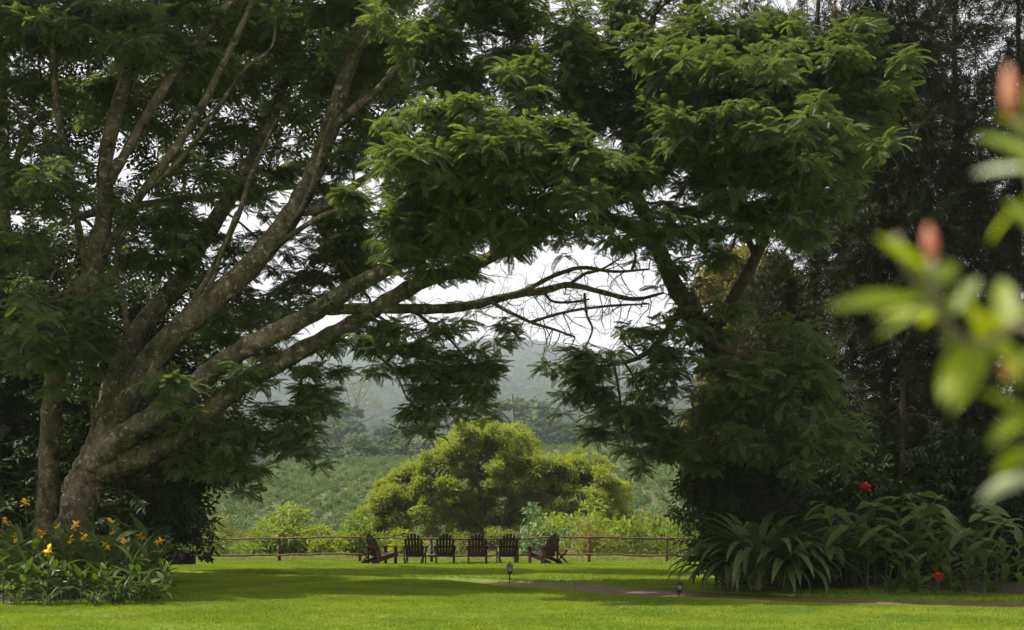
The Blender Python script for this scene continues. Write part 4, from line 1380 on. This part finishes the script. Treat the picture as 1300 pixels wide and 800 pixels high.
for i, (px, top, Y, wpx, kd, lab) in enumerate(far_list):
    Y = Y if Y < 350 else 350 + (Y - 350) * 1.7
    x = (px - 650) / F * Y
    zt = EYE + (HZ - top) / F * Y
    zg = float(relief(x, Y))
    W = wpx / F * Y
    t = thing('far_tree', lab, 'tree', (x, Y, zg), rng.uniform(0, 6.28), 'trees of the hazy wood')
    hh = max(4.0, zt - zg)
    t.scale = (W / 0.82, W / 0.82, hh * 1.04)
    o = obj('crown', fc[kd] if kd < 3 else fp[kd - 4], t)
    obj('trunk', ft[i % 2], t)
    if kd == 0 and far_src is None:
        far_src = o
far_src = [[o for o in COL.objects if o.data is m_][0] for m_ in fc]

# closed wood on the slopes behind: reads as one mass
n = 9500
y = 640 + rng.random(n) ** 1.15 * 4200
x = (rng.random(n) * 0.56 - 0.33) * y
z = relief(x, y)
sc_ = rng.uniform(14, 27, n) * np.clip(0.8 + y / 4200, .8, 1.7)
scatter('forest', None, np.stack([x, y, z - sc_ * .28], 1), np.stack([np.zeros(n), np.zeros(n), rng.uniform(0, 6.28, n)], 1), sc_, far_src)
n = 420
x = rng.uniform(-150, 150, n)
y = rng.uniform(345, 640, n)
z = relief(x, y)
scatter('undergrowth', None, np.stack([x, y, z - 3.2], 1), np.stack([np.zeros(n), np.zeros(n), rng.uniform(0, 6.28, n)], 1), rng.uniform(7, 11, n), far_src)

# ------------------------------------------------------------------ fence
fence = thing('pole_fence', 'rustic two-rail fence of reddish-brown poles along the far lawn edge', 'fence', (0, 48, 0))
posts_px = [78, 170, 265, 355, 457, 548, 657, 748, 847, 942, 1036]
px_x = [(q - 650) / F * 48 for q in posts_px]
for k, x in enumerate(px_x):
    mb = MB()
    h = 0.95 + random.uniform(-.05, .07)
    lx = random.uniform(-.02, .02)
    mb.tube([(x, 0, -.1), (x + lx * .5, 0.005, h * .5), (x + lx, 0, h), (x + lx, 0, h + .012)], [.052, .047, .044, .03], 9, True, .12)
    mb.build('post', M_fence, fence, smooth=True)
for k in range(len(px_x) - 1):
    for z0 in (0.82, 0.25):
        mb = MB()
        a, b = px_x[k] - .12, px_x[k + 1] + .12
        row = []
        off = -0.062 if k % 2 else 0.062
        for q in range(9):
            t_ = q / 8
            row.append((a + (b - a) * t_, off + random.uniform(-.006, .006), z0 + random.uniform(-.022, .022) + .03 * math.sin(k * 2 + t_ * 3)))
        mb.tube(row, [random.uniform(.026, .036) for _ in row], 8, True, .14)
        mb.build('rail', M_fence, fence, smooth=True)


# ------------------------------------------------------------------ Adirondack chairs
def build_chair(label):
    """Origin on the ground under the seat; the sitter faces +Y."""
    t = thing('adirondack_chair', label, 'chair', group='wooden garden chairs in a row')
    # back slats, fanned, leaning back towards -Y
    lean = R(24)
    slat_h = [0.62, 0.74, 0.80, 0.80, 0.74, 0.62]
    for k in range(6):
        f = k - 2.5
        fan = R(1.7) * f
        w_ = 0.082
        base = Vector((f * 0.087, -0.16, 0.26))
        d = Vector((math.sin(fan), -math.sin(lean) * math.cos(fan), math.cos(lean) * math.cos(fan)))
        sd = Vector((math.cos(fan), 0, -math.sin(fan)))
        nn = d.cross(sd).normalized()
        L = slat_h[k]
        mb = MB()
        prof = [(-.5, 0), (.5, 0), (.5, L - .045), (.36, L - .012), (.1, L), (-.1, L), (-.36, L - .012), (-.5, L - .045)]
        pts_ = [base + sd * (p_[0] * w_) + d * p_[1] for p_ in prof]
        m_ = len(pts_)
        mb.add([q + nn * .011 for q in pts_] + [q - nn * .011 for q in pts_],
               [tuple(range(m_)), tuple(range(2 * m_ - 1, m_ - 1, -1))] + [(i, i + m_, (i + 1) % m_ + m_, (i + 1) % m_) for i in range(m_)])
        mb.build('back_slat', M_chair, t)
    def bpos(l):
        return Vector((0, -0.16 - math.sin(lean) * l, 0.26 + math.cos(lean) * l))
    for l, wd in ((0.04, 0.54), (0.34, 0.62), (0.60, 0.44)):
        mb = MB()
        c = bpos(l) + Vector((0, -0.028, -0.004))
        mb.box(c, (wd, 0.03, 0.07), Matrix.Rotation(lean, 3, 'X'))
        mb.build('back_brace', M_chair, t)
    # seat slats following the slope
    for k in range(6):
        mb = MB()
        y = 0.40 - k * 0.105
        mb.box((0, y, 0.375 - k * 0.026), (0.54, 0.088, 0.02), Matrix.Rotation(R(13.5), 3, 'X'))
        mb.build('seat_slat', M_chair, t)
    for s in (-1, 1):
        mb = MB()
        mb.beam((s * 0.26, 0.42, 0.31), (s * 0.26, -0.52, 0.05), 0.028, 0.11)
        mb.build('side_rail', M_chair, t)
        mb = MB()
        mb.box((s * 0.295, 0.36, 0.275), (0.03, 0.10, 0.55))
        mb.build('front_leg', M_chair, t)
        mb = MB()
        mb.box((s * 0.305, -0.30, 0.285), (0.03, 0.06, 0.57))
        mb.build('rear_leg', M_chair, t)
        mb = MB()
        prof = [(-.055, -.40), (.035, -.40), (.06, -.1), (.075, .25), (.065, .40), (.02, .45), (-.05, .45), (-.07, .38), (-.065, 0)]
        pts_ = [Vector((s * (0.325 + p_[0]), p_[1], 0.565)) for p_ in prof]
        m_ = len(pts_)
        mb.add([q + Vector((0, 0, .022)) for q in pts_] + pts_, [tuple(range(m_)), tuple(range(2 * m_ - 1, m_ - 1, -1))] + [(i, i + m_, (i + 1) % m_ + m_, (i + 1) % m_) for i in range(m_)])
        mb.build('arm_rest', M_chair, t)
        mb = MB()
        a = [Vector((s * 0.322, 0.33, 0.563)), Vector((s * 0.385, 0.33, 0.563)), Vector((s * 0.322, 0.33, 0.40))]
        mb.add(a + [q + Vector((0, .035, 0)) for q in a], [(0, 1, 2), (5, 4, 3), (0, 3, 4, 1), (1, 4, 5, 2), (2, 5, 3, 0)])
        mb.build('arm_bracket', M_chair, t)
    mb = MB()
    mb.box((0, 0.45, 0.315), (0.56, 0.022, 0.12))
    mb.build('apron', M_chair, t)
    return t


YC = 46.0
chairs = [(484, YC, -52, 'dark brown slatted chair at left end of the row, turned side-on to face right'),
          (527, YC, -4, 'dark brown slatted chair, second from left, seen from behind between two chairs'),
          (565, YC + .3, 3, 'dark brown slatted chair, third from left, its back showing the widest light gaps'),
          (606, YC + .1, 2, 'dark brown slatted chair, fourth from left, just right of the row middle'),
          (644, YC + .1, 8, 'dark brown slatted chair seen from behind directly above the farther garden lamp'),
          (691, YC - .1, 46, 'dark brown slatted chair at right end of the row, turned to face left')]
ch0 = None
for (px, Y, rz, lab) in chairs:
    x = (px - 650) / F * Y
    if ch0 is None:
        ch0 = build_chair(lab)
        ch0.location = (x, Y, 0.02)
        ch0.rotation_euler = (0, 0, R(rz))
    else:
        dup(ch0, (x, Y, 0.02), R(rz), lab)


# little folding tables at both ends of the row
def side_table(px, Y, rz, label):
    t = thing('folding_table', label, 'table', ((px - 650) / F * Y, Y, 0.02), R(rz), 'little folding tables beside the chairs')
    for k in range(5):
        mb = MB()
        mb.box((0, -.18 + k * .09, .44), (.42, .078, .018))
        mb.build('top_slat', M_chair, t)
    for s in (-1, 1):
        mb = MB()
        mb.beam((-.19, s * .17, .43), (.19, s * .17, 0), .02, .03)
        mb.build('leg', M_chair, t)
        mb = MB()
        mb.beam((.19, s * .145, .43), (-.19, s * .145, 0), .02, .03)
        mb.build('leg', M_chair, t)
        mb = MB()
        mb.box((s * .15, 0, .42), (.02, .36, .02))
        mb.build('cross_bar', M_chair, t)
    return t


side_table(466, YC + .4, 10, 'small dark folding table left of the leftmost side-on chair')
side_table(713, YC + .5, -8, 'small dark folding table right of the rightmost chair facing left')


# ------------------------------------------------------------------ garden path lamps
def lamp(px, py, hpx, label):
    Y = ground_y(py)
    k = hpx / F * Y / 0.46
    t = thing('garden_lamp', label, 'lamp', ((px - 650) / F * Y, Y, 0), 0, 'low black lantern lamps by the path')
    t.scale = (k, k, k)
    mb = MB()
    mb.lathe([(.006, -.08), (.012, 0), (.012, .12), (.022, .135), (.022, .15)], sides=8)
    mb.build('stake', M_iron, t, True)
    mb = MB()
    mb.lathe([(.022, .151), (.05, .175), (.062, .2), (.07, .205), (.07, .218)], sides=10)
    mb.build('base_cup', M_iron, t)
    mb = MB()
    mb.lathe([(.045, .219), (.056, .27), (.058, .31), (.054, .337)], sides=12)
    mb.build('lamp_glass', M_glass, t, True)
    for q in range(6):
        a = q * math.pi / 3 + .3
        mb = MB()
        mb.tube([(.058 * math.cos(a), .058 * math.sin(a), .216), (.069 * math.cos(a), .069 * math.sin(a), .29), (.064 * math.cos(a), .064 * math.sin(a), .34)], .0055, 5)
        mb.build('cage_bar', M_iron, t)
    mb = MB()
    mb.lathe([(.098, .338), (.10, .346), (.07, .372), (.034, .40), (.018, .412)], sides=12)
    mb.build('roof', M_iron, t)
    mb = MB()
    mb.lathe([(.010, .413), (.016, .424), (.008, .436), (.010, .444), (.003, .462)], sides=8)
    mb.build('finial', M_iron, t, True)
    return t


lamp(862, 762, 27, 'nearer black garden lantern at the path edge beside the strap-leaved plant')
lamp(647, 738, 26, 'farther black garden lantern on the lawn in front of the chairs')

# ------------------------------------------------------------------ round dark log with a hooked stake
Yl = 44.0
xl = (231 - 650) / F * Yl
t = thing('log', 'dark rounded log lying at the left end of the far lawn below the fence', 'log', (xl, Yl, 0))
mb = MB()
row = [(0, -.34, .17), (0, -.1, .18), (0, .2, .18), (0, .42, .17)]
mb.tube(row, [.35, .37, .37, .35], 22, True, .06)
mb.build('log_body', M_log, t, True)
for k in range(4):
    mb = MB()
    r0 = .06 + k * .075
    ring = [(r0 * math.cos(a), -.345, .17 + r0 * math.sin(a)) for a in np.linspace(0, 6.283, 25)]
    mb.tube(ring, .008, 4, False)
    mb.build('growth_ring', M_log, t)
t = thing('paving_slab', 'thin pale slab lying under the dark rounded log', 'slab', (xl - .05, Yl - .5, 0))
mb = MB()
mb.box((0, 0, .02), (.95, .5, .05))
mb.build('slab_top', M_slab, t)
t = thing('hooked_stake', 'thin dark stake with hooked top in front of the rounded log', 'stake', (xl - .2, Yl - .75, 0))
mb = MB()
mb.tube([(0, 0, -.05), (.0, 0, .3), (.005, 0, .56), (-.03, 0, .62), (-.08, 0, .62), (-.09, 0, .57)], .014, 7)
mb.build('rod', M_fence, t, True)


# ------------------------------------------------------------------ broad-leaved plants
def blade_mesh(name, mat, L, W, droop, fold=.3, n=6, shape=.9):
    mb = MB()
    mb.blade((0, 0, 0), (1, 0, 0), (0, 0, 1), L, W, droop, fold, n, shape)
    return mb.mesh(name, mat, True)


def arc_mesh(name, mat, L, W, bend, n=9):
    """A long leaf that rises and bends over like a fountain (bend in radians from base to tip)."""
    mb = MB()
    vs, fs = [], []
    p_ = Vector((0, 0, 0))
    for i in range(n + 1):
        t = i / n
        th = bend * t ** 1.3
        wd = W * 0.5 * (0.35 + 0.65 * min(1, t * 3)) * (1 - max(0, (t - .55) / .45) ** 2.2)
        up = Vector((math.sin(th), 0, math.cos(th)))
        sw = .03 * L * math.sin(t * 2.5)
        vs += [p_ + Vector((0, sw - wd, 0)) + up * wd * .3, p_ + Vector((0, sw, 0)), p_ + Vector((0, sw + wd, 0)) + up * wd * .3]
        p_ = p_ + Vector((math.cos(th), 0, -math.sin(th))) * (L / n)
    for i in range(n):
        a = i * 3
        fs += [(a, a + 1, a + 4, a + 3), (a + 1, a + 2, a + 5, a + 4)]
    mb.add(vs, fs)
    return mb.mesh(name, mat, True)


canna_leaves = [blade_mesh('canna_leaf', M_canna, .50, .135, .10), blade_mesh('canna_leaf', M_canna, .44, .155, .28), blade_mesh('canna_leaf', M_canna, .52, .12, .5)]


def stem_of(h, lean, az, r=.012):
    mb = MB()
    d = Vector((math.cos(az) * lean, math.sin(az) * lean, 0))
    mb.tube([(0, 0, -.05), d * .3 * h + Vector((0, 0, h * .5)), d * h + Vector((0, 0, h))], [r, r * .8, r * .5], 6, False)
    return mb


def flower_mesh(name, mat, n, L, W, seed):
    rs = random.Random(seed)
    mb = MB()
    for k in range(n):
        a = k * 2.4 + rs.random() * .4
        el = rs.uniform(-.25, 1.1)
        d = Vector((math.cos(a) * math.cos(el), math.sin(a) * math.cos(el), math.sin(el)))
        mb.blade(d * .02 + Vector((0, 0, rs.uniform(-.05, .05))), d, (rs.uniform(-.4, .4), rs.uniform(-.4, .4), 1), L * rs.uniform(.7, 1.1), W, .35, .3, 3, .8)
    return mb.mesh(name, mat)


fl_y = [flower_mesh('canna_flower', M_yel, 12, .105, .075, q) for q in (1, 2)]
fl_r = flower_mesh('red_flower', M_red, 16, .125, .085, 3)


def put_leaf(parent, name, me, loc, az, el, roll=0.0, s=1.0):
    d = np.array([[math.cos(az) * math.cos(el), math.sin(az) * math.cos(el), math.sin(el)]])
    M_ = frames(d, np.array([[0, 0, 1.0]]), np.array([roll]))[0]
    o = bpy.data.objects.new(name, me)
    COL.objects.link(o)
    o.parent = parent
    o.matrix_local = Matrix.Translation(loc) @ Matrix(M_.tolist()).to_4x4() @ Matrix.Scale(s, 4)
    return o


def canna(x, y, h, label, group, flower=None, nl=8, z0=0.05, el=(.5, 1.25)):
    az0 = rng.uniform(0, 6.28)
    lean = rng.uniform(.02, .14)
    t = thing('canna_plant', label, 'plant', (x, y, z0), 0, group)
    stem_of(h, lean, az0).build('stem', M_stem, t)
    for k in range(nl):
        f = (k + .5) / nl
        z = h * (.12 + .72 * f)
        c = Vector((math.cos(az0) * lean * z, math.sin(az0) * lean * z, z))
        put_leaf(t, 'leaf', canna_leaves[int(rng.integers(3))], c, az0 + k * 2.6 + rng.normal() * .5, rng.uniform(*el) * (.55 + .5 * f), rng.normal() * .4, rng.uniform(.75, 1.15) * min(1.1, .45 + h * .5))
    if flower is not None:
        o = obj('flower', flower, t)
        o.location = (math.cos(az0) * lean * h, math.sin(az0) * lean * h, h + .04)
        o.rotation_euler = (rng.normal() * .2, rng.normal() * .2, rng.uniform(0, 6))
    return t


# flowering cannas first (px, py of the flower, depth)
yel = [(27, 682, 27.0, 'low yellow canna flower nearest the left edge of the bed'), (16, 681, 27.8, None), (54, 676, 27.4, 'small faded yellow canna flower at the back of the bed, left of the trunk'),
       (75, 671, 27.6, 'large orange-yellow canna flower in front of the forked trunk base'), (94, 669, 27.8, 'pale yellow canna flower just right of the trunk base'),
       (133, 695, 26.2, 'large yellow canna flower standing lowest in the middle of the bed'), (138, 664, 28.6, 'small yellow canna flower high behind the bed'),
       (139, 678, 27.6, 'small yellow bud of a canna above the lowest large flower'), (186, 684, 27.4, 'orange-yellow canna flower near the right end of the bed'), (196, 689, 27.2, 'rightmost small orange canna flower at the bed end'),
       (110, 684, 26.6, 'yellow flower between the trunk base and the lowest large flower'), (160, 690, 26.8, 'small yellow flower midway between the lowest large flower and the bed end'), (60, 700, 26.0, 'half-hidden yellow flower among leaves below the trunk'), (20, 664, 28.6, 'small yellow flower at the back of the bed by the left edge'),
       (41, 637, 29.2, 'tall yellow canna flower high against the pale upright trunk'), (81, 688, 26.8, 'small pinkish half-open canna flower below the trunk base')]
for (px, py, Y, lab) in yel:
    if lab is None:
        continue
    c = P(px, py, Y)
    canna(c.x, Y, c.z - .1, 'canna with ' + lab.replace('bud of a canna', 'bud').replace(' canna', ''), 'yellow flowering cannas in the left bed', fl_y[int(rng.integers(2))], 8)
n_in = {0: 0, 1: 0, 2: 0}
rown = {0: 'front row', 1: 'middle row', 2: 'back row'}
ordn = ['leftmost', 'second from left', 'third from left', 'fourth from left', 'fifth from left', 'sixth from left', 'seventh from left', 'eighth from left', 'ninth from left', 'tenth from left', 'eleventh from left', 'twelfth from left', 'thirteenth from left', 'fourteenth from left', 'fifteenth from left', 'rightmost']
for row, (Y, n, h0, h1, x0, x1) in enumerate(((25.35, 16, .6, .9, -10, 205), (26.5, 15, 1.0, 1.35, -12, 208), (27.6, 15, 1.25, 1.5, -10, 198))):
    for k in range(n):
        px = x0 + (x1 - x0) * k / (n - 1) + rng.uniform(-4, 4)
        y = Y + rng.uniform(-.3, .3)
        h = rng.uniform(h0, h1) * (1 - .22 * max(0, (px - 165) / 40))
        canna((px - 650) / F * y, y, h, 'green canna without flowers, %s in the %s of the left bed' % (ordn[k], rown[row]), 'green cannas in the left bed', None, 9)
# grassy skirt plants at the right end and the front edge of that bed
def strap_plant(name, label, cat, loc, n, L, W, mat, group, droop=(.9, 1.9), el=(.6, 1.4), limit=200):
    t = thing(name, label, cat, loc, 0, group)
    ms = [arc_mesh(name + '_leaf', mat, L, W, d_) for d_ in np.linspace(droop[0], droop[1], 3)]
    for k in range(n):
        put_leaf(t, 'leaf', ms[k % 3], Vector((rng.normal() * .05, rng.normal() * .05, .05)), k * 2.4 + rng.normal() * .3, rng.uniform(*el), rng.normal() * .15, rng.uniform(.6, 1.1))
    return t


M_lily = leaf_mat('lily_leaf', (0.052, 0.085, 0.028), (0.09, 0.135, 0.042), trans=0.42, gloss=0.03)
for k, (px, py, lab) in enumerate(((198, 764, 'grassy dark-leaved clump at the right end of the flower bed, nearest the lawn'), (188, 752, 'grassy dark-leaved clump at the right end of the bed, behind the nearest clump'), (178, 767, 'grassy clump at the bed front below the orange canna'),
                                   (150, 769, 'grassy clump at the bed front below the lowest large yellow flower'), (190, 740, 'grassy arching clump inside the right part of the flower bed'), (120, 770, 'low grassy clump at the bed front left of centre'), (60, 770, 'low grassy clump at the bed front below the trunk'), (20, 770, 'low grassy clump at the bed front near the left edge'))):
    Y = ground_y(py)
    strap_plant('lily_clump', lab, 'plant', ((px - 650) / F * Y, Y, 0), 46 if k < 5 else 26, .62 if k < 5 else .4, .035, M_lily, 'grassy clumps of the flower bed')
# white daisies
for (px, py, lab) in ((73, 725, 'small white daisy at the left of the bed, highest of the white ones'), (83, 739, 'small white daisy in the shade in the bed middle'), (14, 766, 'small white flower at the bed front near the left edge'), (137, 770, 'small white flower lowest at the bed front')):
    c = P(px, py, 25.2)
    t = thing('daisy', lab, 'flower', (c.x, c.y, 0), 0, 'white daisies in the left bed')
    mb = MB()
    mb.tube([(0, 0, 0), (0.01, 0, c.z)], .004, 5)
    mb.build('stem', M_stem, t)
    mb = MB()
    for q in range(9):
        a = q * .698
        mb.blade((0, 0, c.z), (math.cos(a), math.sin(a) - .4, .5), (0, -.6, .8), .045, .022, .1, .1, 2)
    mb.build('petals', M_white, t)

# ---- right bed
for k, (px, py, n_, L_, lab) in enumerate(((960, 753, 110, 1.45, 'large arching plant with cream-striped strap leaves right of the nearer lamp'), (926, 752, 70, .95, 'arching cream-striped plant closest to the nearer lamp'), (996, 752.5, 70, 1.2, 'arching cream-striped plant between the largest striped plant and the feathery bush'))):
    Y = ground_y(py)
    strap_plant('striped_strap_plant', lab, 'plant', ((px - 650) / F * Y, Y, .02), n_, L_ * 1.7, .19, M_strap, 'cream-striped strap-leaved plants', (1.6, 2.7), (.9, 1.5))

ginger_leaves = [blade_mesh('ginger_leaf', M_ginger, .62, .20, .2, .3, 6, .9), blade_mesh('ginger_leaf', M_ginger, .62, .20, .5, .25, 6, .9)]


def ginger(x, y, tip, label, nl=10):
    """Arching cane with paired leaves; tip is the offset of the cane's end."""
    t = thing('ginger_plant', label, 'plant', (x, y, .05), 0, 'striped broad-leaved ginger canes on the right')
    tip = Vector(tip)
    pts_ = [Vector((0, 0, -.05)), Vector((tip.x * .15, tip.y * .15, tip.z * .5)), Vector((tip.x * .5, tip.y * .5, tip.z * .88)), tip]
    A = catmull([(*q, r) for q, r in zip(pts_, (.014, .012, .010, .006))], 5)
    mb = MB()
    mb.tube(A[:, :3], list(A[:, 3]), 6, False)
    mb.build('cane', M_stem, t)
    for k in range(nl):
        f = .35 + .65 * (k + .5) / nl
        i = min(len(A) - 2, int(f * (len(A) - 1)))
        d = A[i + 1, :3] - A[i, :3]
        az = math.atan2(d[1], d[0]) + (1 if k % 2 else -1) * rng.uniform(.4, 1.1)
        put_leaf(t, 'leaf', ginger_leaves[int(rng.integers(2))], Vector(A[i, :3]), az, rng.uniform(-.25, .45), rng.normal() * .3, rng.uniform(.8, 1.15))
    put_leaf(t, 'leaf', ginger_leaves[0], tip, math.atan2(tip.y, tip.x), .1, 0, 1.0)
    return t


gl = [(1085, 30.2, 1042, 638, 28.4, 'striped ginger cane leaning left, uppermost of the canes left of the red flower'), (1090, 30, 1035, 690, 28.0, 'low striped ginger cane reaching left above the grass strip'), (1100, 30.2, 1075, 668, 28, 'striped ginger cane with drooping leaves below the upper red flower'),
      (1110, 30.3, 1110, 640, 28.2, 'striped ginger cane directly right of the upper red flower'), (1125, 30.2, 1120, 668, 28, 'striped ginger cane with one hanging bright leaf below the upper red flower'), (1140, 30.4, 1150, 628, 28.3, 'striped ginger cane in the middle of the right bed top'),
      (1160, 30.4, 1165, 655, 28, 'striped ginger cane with broad hanging leaf in the bed middle'), (1180, 30.4, 1190, 630, 28.3, 'striped ginger cane leaning right high in the bed'), (1190, 30.4, 1200, 660, 28, 'striped ginger cane right of the bed middle, leaves drooping'),
      (1215, 30.4, 1225, 672, 28, 'striped ginger cane with fanned leaves above the lower red flower'), (1240, 30.4, 1255, 640, 28.3, 'striped ginger cane near the blurred pale leaf'), (1265, 30.4, 1280, 660, 28, 'striped ginger cane at the right edge of the bed'), (1075, 30.2, 1055, 655, 28.2, 'striped ginger cane between the two leftmost canes'), (1205, 30.6, 1180, 640, 29, 'striped ginger cane half hidden behind the bed top')]
for (px, Y, qx, qy, Yt, lab) in gl:
    x, y = (px - 650) / F * Y, Y
    q = P(qx, qy, Yt)
    ginger(x, y, (q.x - x, q.y - y, q.z - .05), lab, 9)
# upright strap leaves at the back of the bed
for (px, Y, L_, lab) in ((1150, 31, 1.9, 'tall upright blade-leaved plant behind the middle of the right bed'), (1085, 31.2, 1.9, 'tall blade-leaved plant behind the upper red flower'), (1235, 31, 1.8, 'tall blade-leaved plant behind the right end of the bed'), (1030, 31.2, 1.6, 'tall blade-leaved plant behind the striped strap plants')):
    strap_plant('blade_leaved_plant', lab, 'plant', ((px - 650) / F * Y, Y, .1), 26, L_, .1, M_strap if False else M_lily, 'tall blade-leaved plants of the right bed', (.3, 1.3), (1.0, 1.5))


def red_bloom(px, py, Y, label):
    c = P(px, py, Y)
    canna(c.x, Y, c.z - .12, label, 'red flowering cannas on the right', fl_r, 8)


red_bloom(1102, 617, 28.6, 'tall canna with a red flower, the upper of the two red blooms')
red_bloom(1190, 731, 27.6, 'short canna with a red flower low beside the grass strip')
for k, (px, h, Y, lab) in enumerate(((1150, .95, 28, 'green canna left of the low red flower'), (1168, .8, 27.8, 'green canna close beside the low red flower on its left'), (1208, .8, 27.8, 'green canna close beside the low red flower on its right'), (1228, 1.0, 28, 'green canna second to the right of the low red flower'), (1250, .95, 27.9, 'green canna third to the right of the low red flower'),
                                     (1272, 1.1, 28, 'green canna near the right edge of the bed front'), (1292, 1.25, 27.8, 'tall bright canna at the right edge of the bed front'), (1186, 1.2, 28.6, 'tall green canna right behind the low red flower'), (1236, 1.3, 28.7, 'tall green canna behind the right part of the bed front'))):
    canna((px - 650) / F * Y, Y, h, lab, 'green cannas in the right bed', None, 9)
for (px, py, lab) in ((1130, 757, 'low leafy clump at the front of the right bed, left of the cannas'), (1160, 757, 'low grassy clump left of the low red flower'), (1215, 757, 'low grassy clump right of the low red flower'), (1260, 757, 'low grassy clump near the right edge of the bed')):
    Y = ground_y(py)
    strap_plant('lily_clump', lab, 'plant', ((px - 650) / F * Y, Y, .03), 34, .6, .04, M_lily, 'grassy clumps of the right bed')
# fine-leaved filler bush
fine_meshes = [leafy_twig_mesh('fine_twig', M_pod, q, 14, .12, .04) for q in (11, 12)]
dark_shrub('fine_leaved_shrub', 'fine-leaved dark shrub between the striped strap plants and the ginger canes', 'shrub', 1025, 30.4, [(1025, 715, 30, 24, 26, .5), (1035, 680, 30.2, 24, 30, .5), (1015, 690, 30.4, 24, 20, .5), (1045, 735, 29.6, 24, 14, .4)], meshes=fine_meshes, size=.4, dens=1 / 12.)

# ------------------------------------------------------------------ blurred sprig close to the camera
t = thing('flowering_branch', 'blurred yellow-green leafy branch with pink buds very close at the right edge', 'branch')


def near_limb(ctrl, r, mat=M_bare, name='stem'):
    add_limb(t, None, mat, name, 8, 5, .05, rows=[(*P(a, b, Y), r * (1 - .1 * i)) for i, (a, b, Y) in enumerate(ctrl)])


near_limb([(1420, 900, 1.3), (1400, 700, 1.3), (1370, 520, 1.28), (1330, 440, 1.25), (1290, 415, 1.25), (1230, 440, 1.25), (1190, 395, 1.25), (1160, 350, 1.25), (1135, 300, 1.25)], .006)
near_limb([(1330, 440, 1.25), (1325, 330, 1.3), (1310, 220, 1.32), (1290, 150, 1.32)], .004)
near_limb([(1370, 520, 1.28), (1330, 560, 1.3), (1300, 590, 1.3)], .004)
near_limb([(1230, 440, 1.25), (1190, 400, 1.22), (1180, 330, 1.22)], .003)
mb0 = P(1420, 900, 1.3)
add_limb(t, None, M_bare, 'stem', 8, 4, .05, rows=[(.74, 1.35, 0.0, .012), (.73, 1.32, .5, .010), (.70, 1.31, 1.0, .008), (mb0.x, mb0.y, mb0.z, .006)])
blades = [  # from, to, width px, pale
    (1190, 385, 1062, 372, 40, 0), (1165, 345, 1118, 285, 40, 0), (1180, 360, 1215, 330, 34, 0), (1190, 390, 1110, 420, 34, 0), (1200, 395, 1100, 350, 36, 0), (1180, 350, 1150, 310, 36, 0), (1205, 400, 1240, 350, 36, 0), (1225, 440, 1195, 495, 40, 0), (1220, 430, 1190, 440, 40, 0),
    (1240, 430, 1290, 385, 40, 0), (1240, 420, 1230, 370, 40, 0), (1260, 415, 1320, 380, 44, 0), (1250, 440, 1220, 500, 36, 0), (1260, 430, 1300, 470, 40, 0), (1280, 410, 1270, 350, 36, 0), (1210, 385, 1170, 400, 36, 0), (1200, 370, 1160, 365, 40, 0), (1170, 400, 1110, 395, 30, 0),
    (1310, 200, 1240, 160, 36, 0), (1305, 215, 1238, 214, 30, 1), (1310, 250, 1250, 295, 28, 0), (1310, 170, 1265, 140, 40, 0), (1310, 150, 1320, 90, 36, 0), (1320, 240, 1290, 190, 40, 0), (1320, 300, 1280, 250, 30, 0),
    (1320, 520, 1262, 540, 44, 0), (1320, 540, 1250, 490, 40, 0), (1310, 570, 1270, 590, 40, 0), (1325, 600, 1245, 622, 44, 1), (1320, 560, 1280, 520, 40, 0), (1330, 500, 1275, 470, 34, 0), (1340, 470, 1290, 440, 40, 0)]
Yb = 1.25
for (a, b, c_, d_, wpx, pale) in blades:
    y0, y1 = Yb + rng.uniform(-.05, .05), Yb + rng.uniform(-.09, .09)
    p0, p1 = P(a, b, y0), P(c_, d_, y1)
    d = p1 - p0
    mb = MB()
    mb.blade((0, 0, 0), d, (rng.uniform(-.5, .5), -.6, 1), d.length * 1.05, 0.82 * wpx / F * Yb, .12, .25, 7, .85)
    o = mb.build('leaf', M_frontp if pale else M_front, t, True)
    o.location = p0
for (a, b, c_, d_, wpx) in ((1282, 145, 1280, 82, 26), (1182, 330, 1178, 285, 24), (1285, 480, 1270, 462, 20)):
    mb = MB()
    p0, p1 = P(a, b, Yb), P(c_, d_, Yb)
    d = p1 - p0
    r = wpx / F * Yb * .36
    mb.tube([p0, p0 + d * .3, p0 + d * .65, p0 + d * .9, p1], [r * .5, r, r * .85, r * .4, r * .1], 10)
    mb.build('bud', M_bud, t, True)
# the leaf tip that rises over the lower frame edge
t = thing('leafy_shoot', 'single blurred yellow-green leaf tip rising over the bottom edge of the photo', 'plant')
mb = MB()
p0 = P(1196, 960, 1.35)
mb.blade((0, 0, 0), (0, .02, 1), (0, -1, .1), 190 / F * 1.35, 34 / F * 1.35, .03, .2, 7, .8)
o = mb.build('leaf', M_front, t, True)
o.location = p0
mb = MB()
mb.tube([(p0.x + .03, 1.37, 0), (p0.x + .02, 1.36, p0.z * .6), p0], [.005, .004, .002], 7)
mb.build('stem', M_stem, t, True)

# ------------------------------------------------------------------ haze
mb = MB()
mb.box((0, 2700, 280), (8200, 5600, 580))
m, tt, out = nodes('haze')
pv = tt.nodes.new('ShaderNodeVolumePrincipled')
pv.inputs['Color'].default_value = (0.80, 0.89, 0.98, 1)
pv.inputs['Density'].default_value = 0.00016
pv.inputs['Anisotropy'].default_value = 0.0
tt.links.new(pv.outputs[0], out.inputs['Volume'])
tag(mb.build('haze', m), kind='stuff')
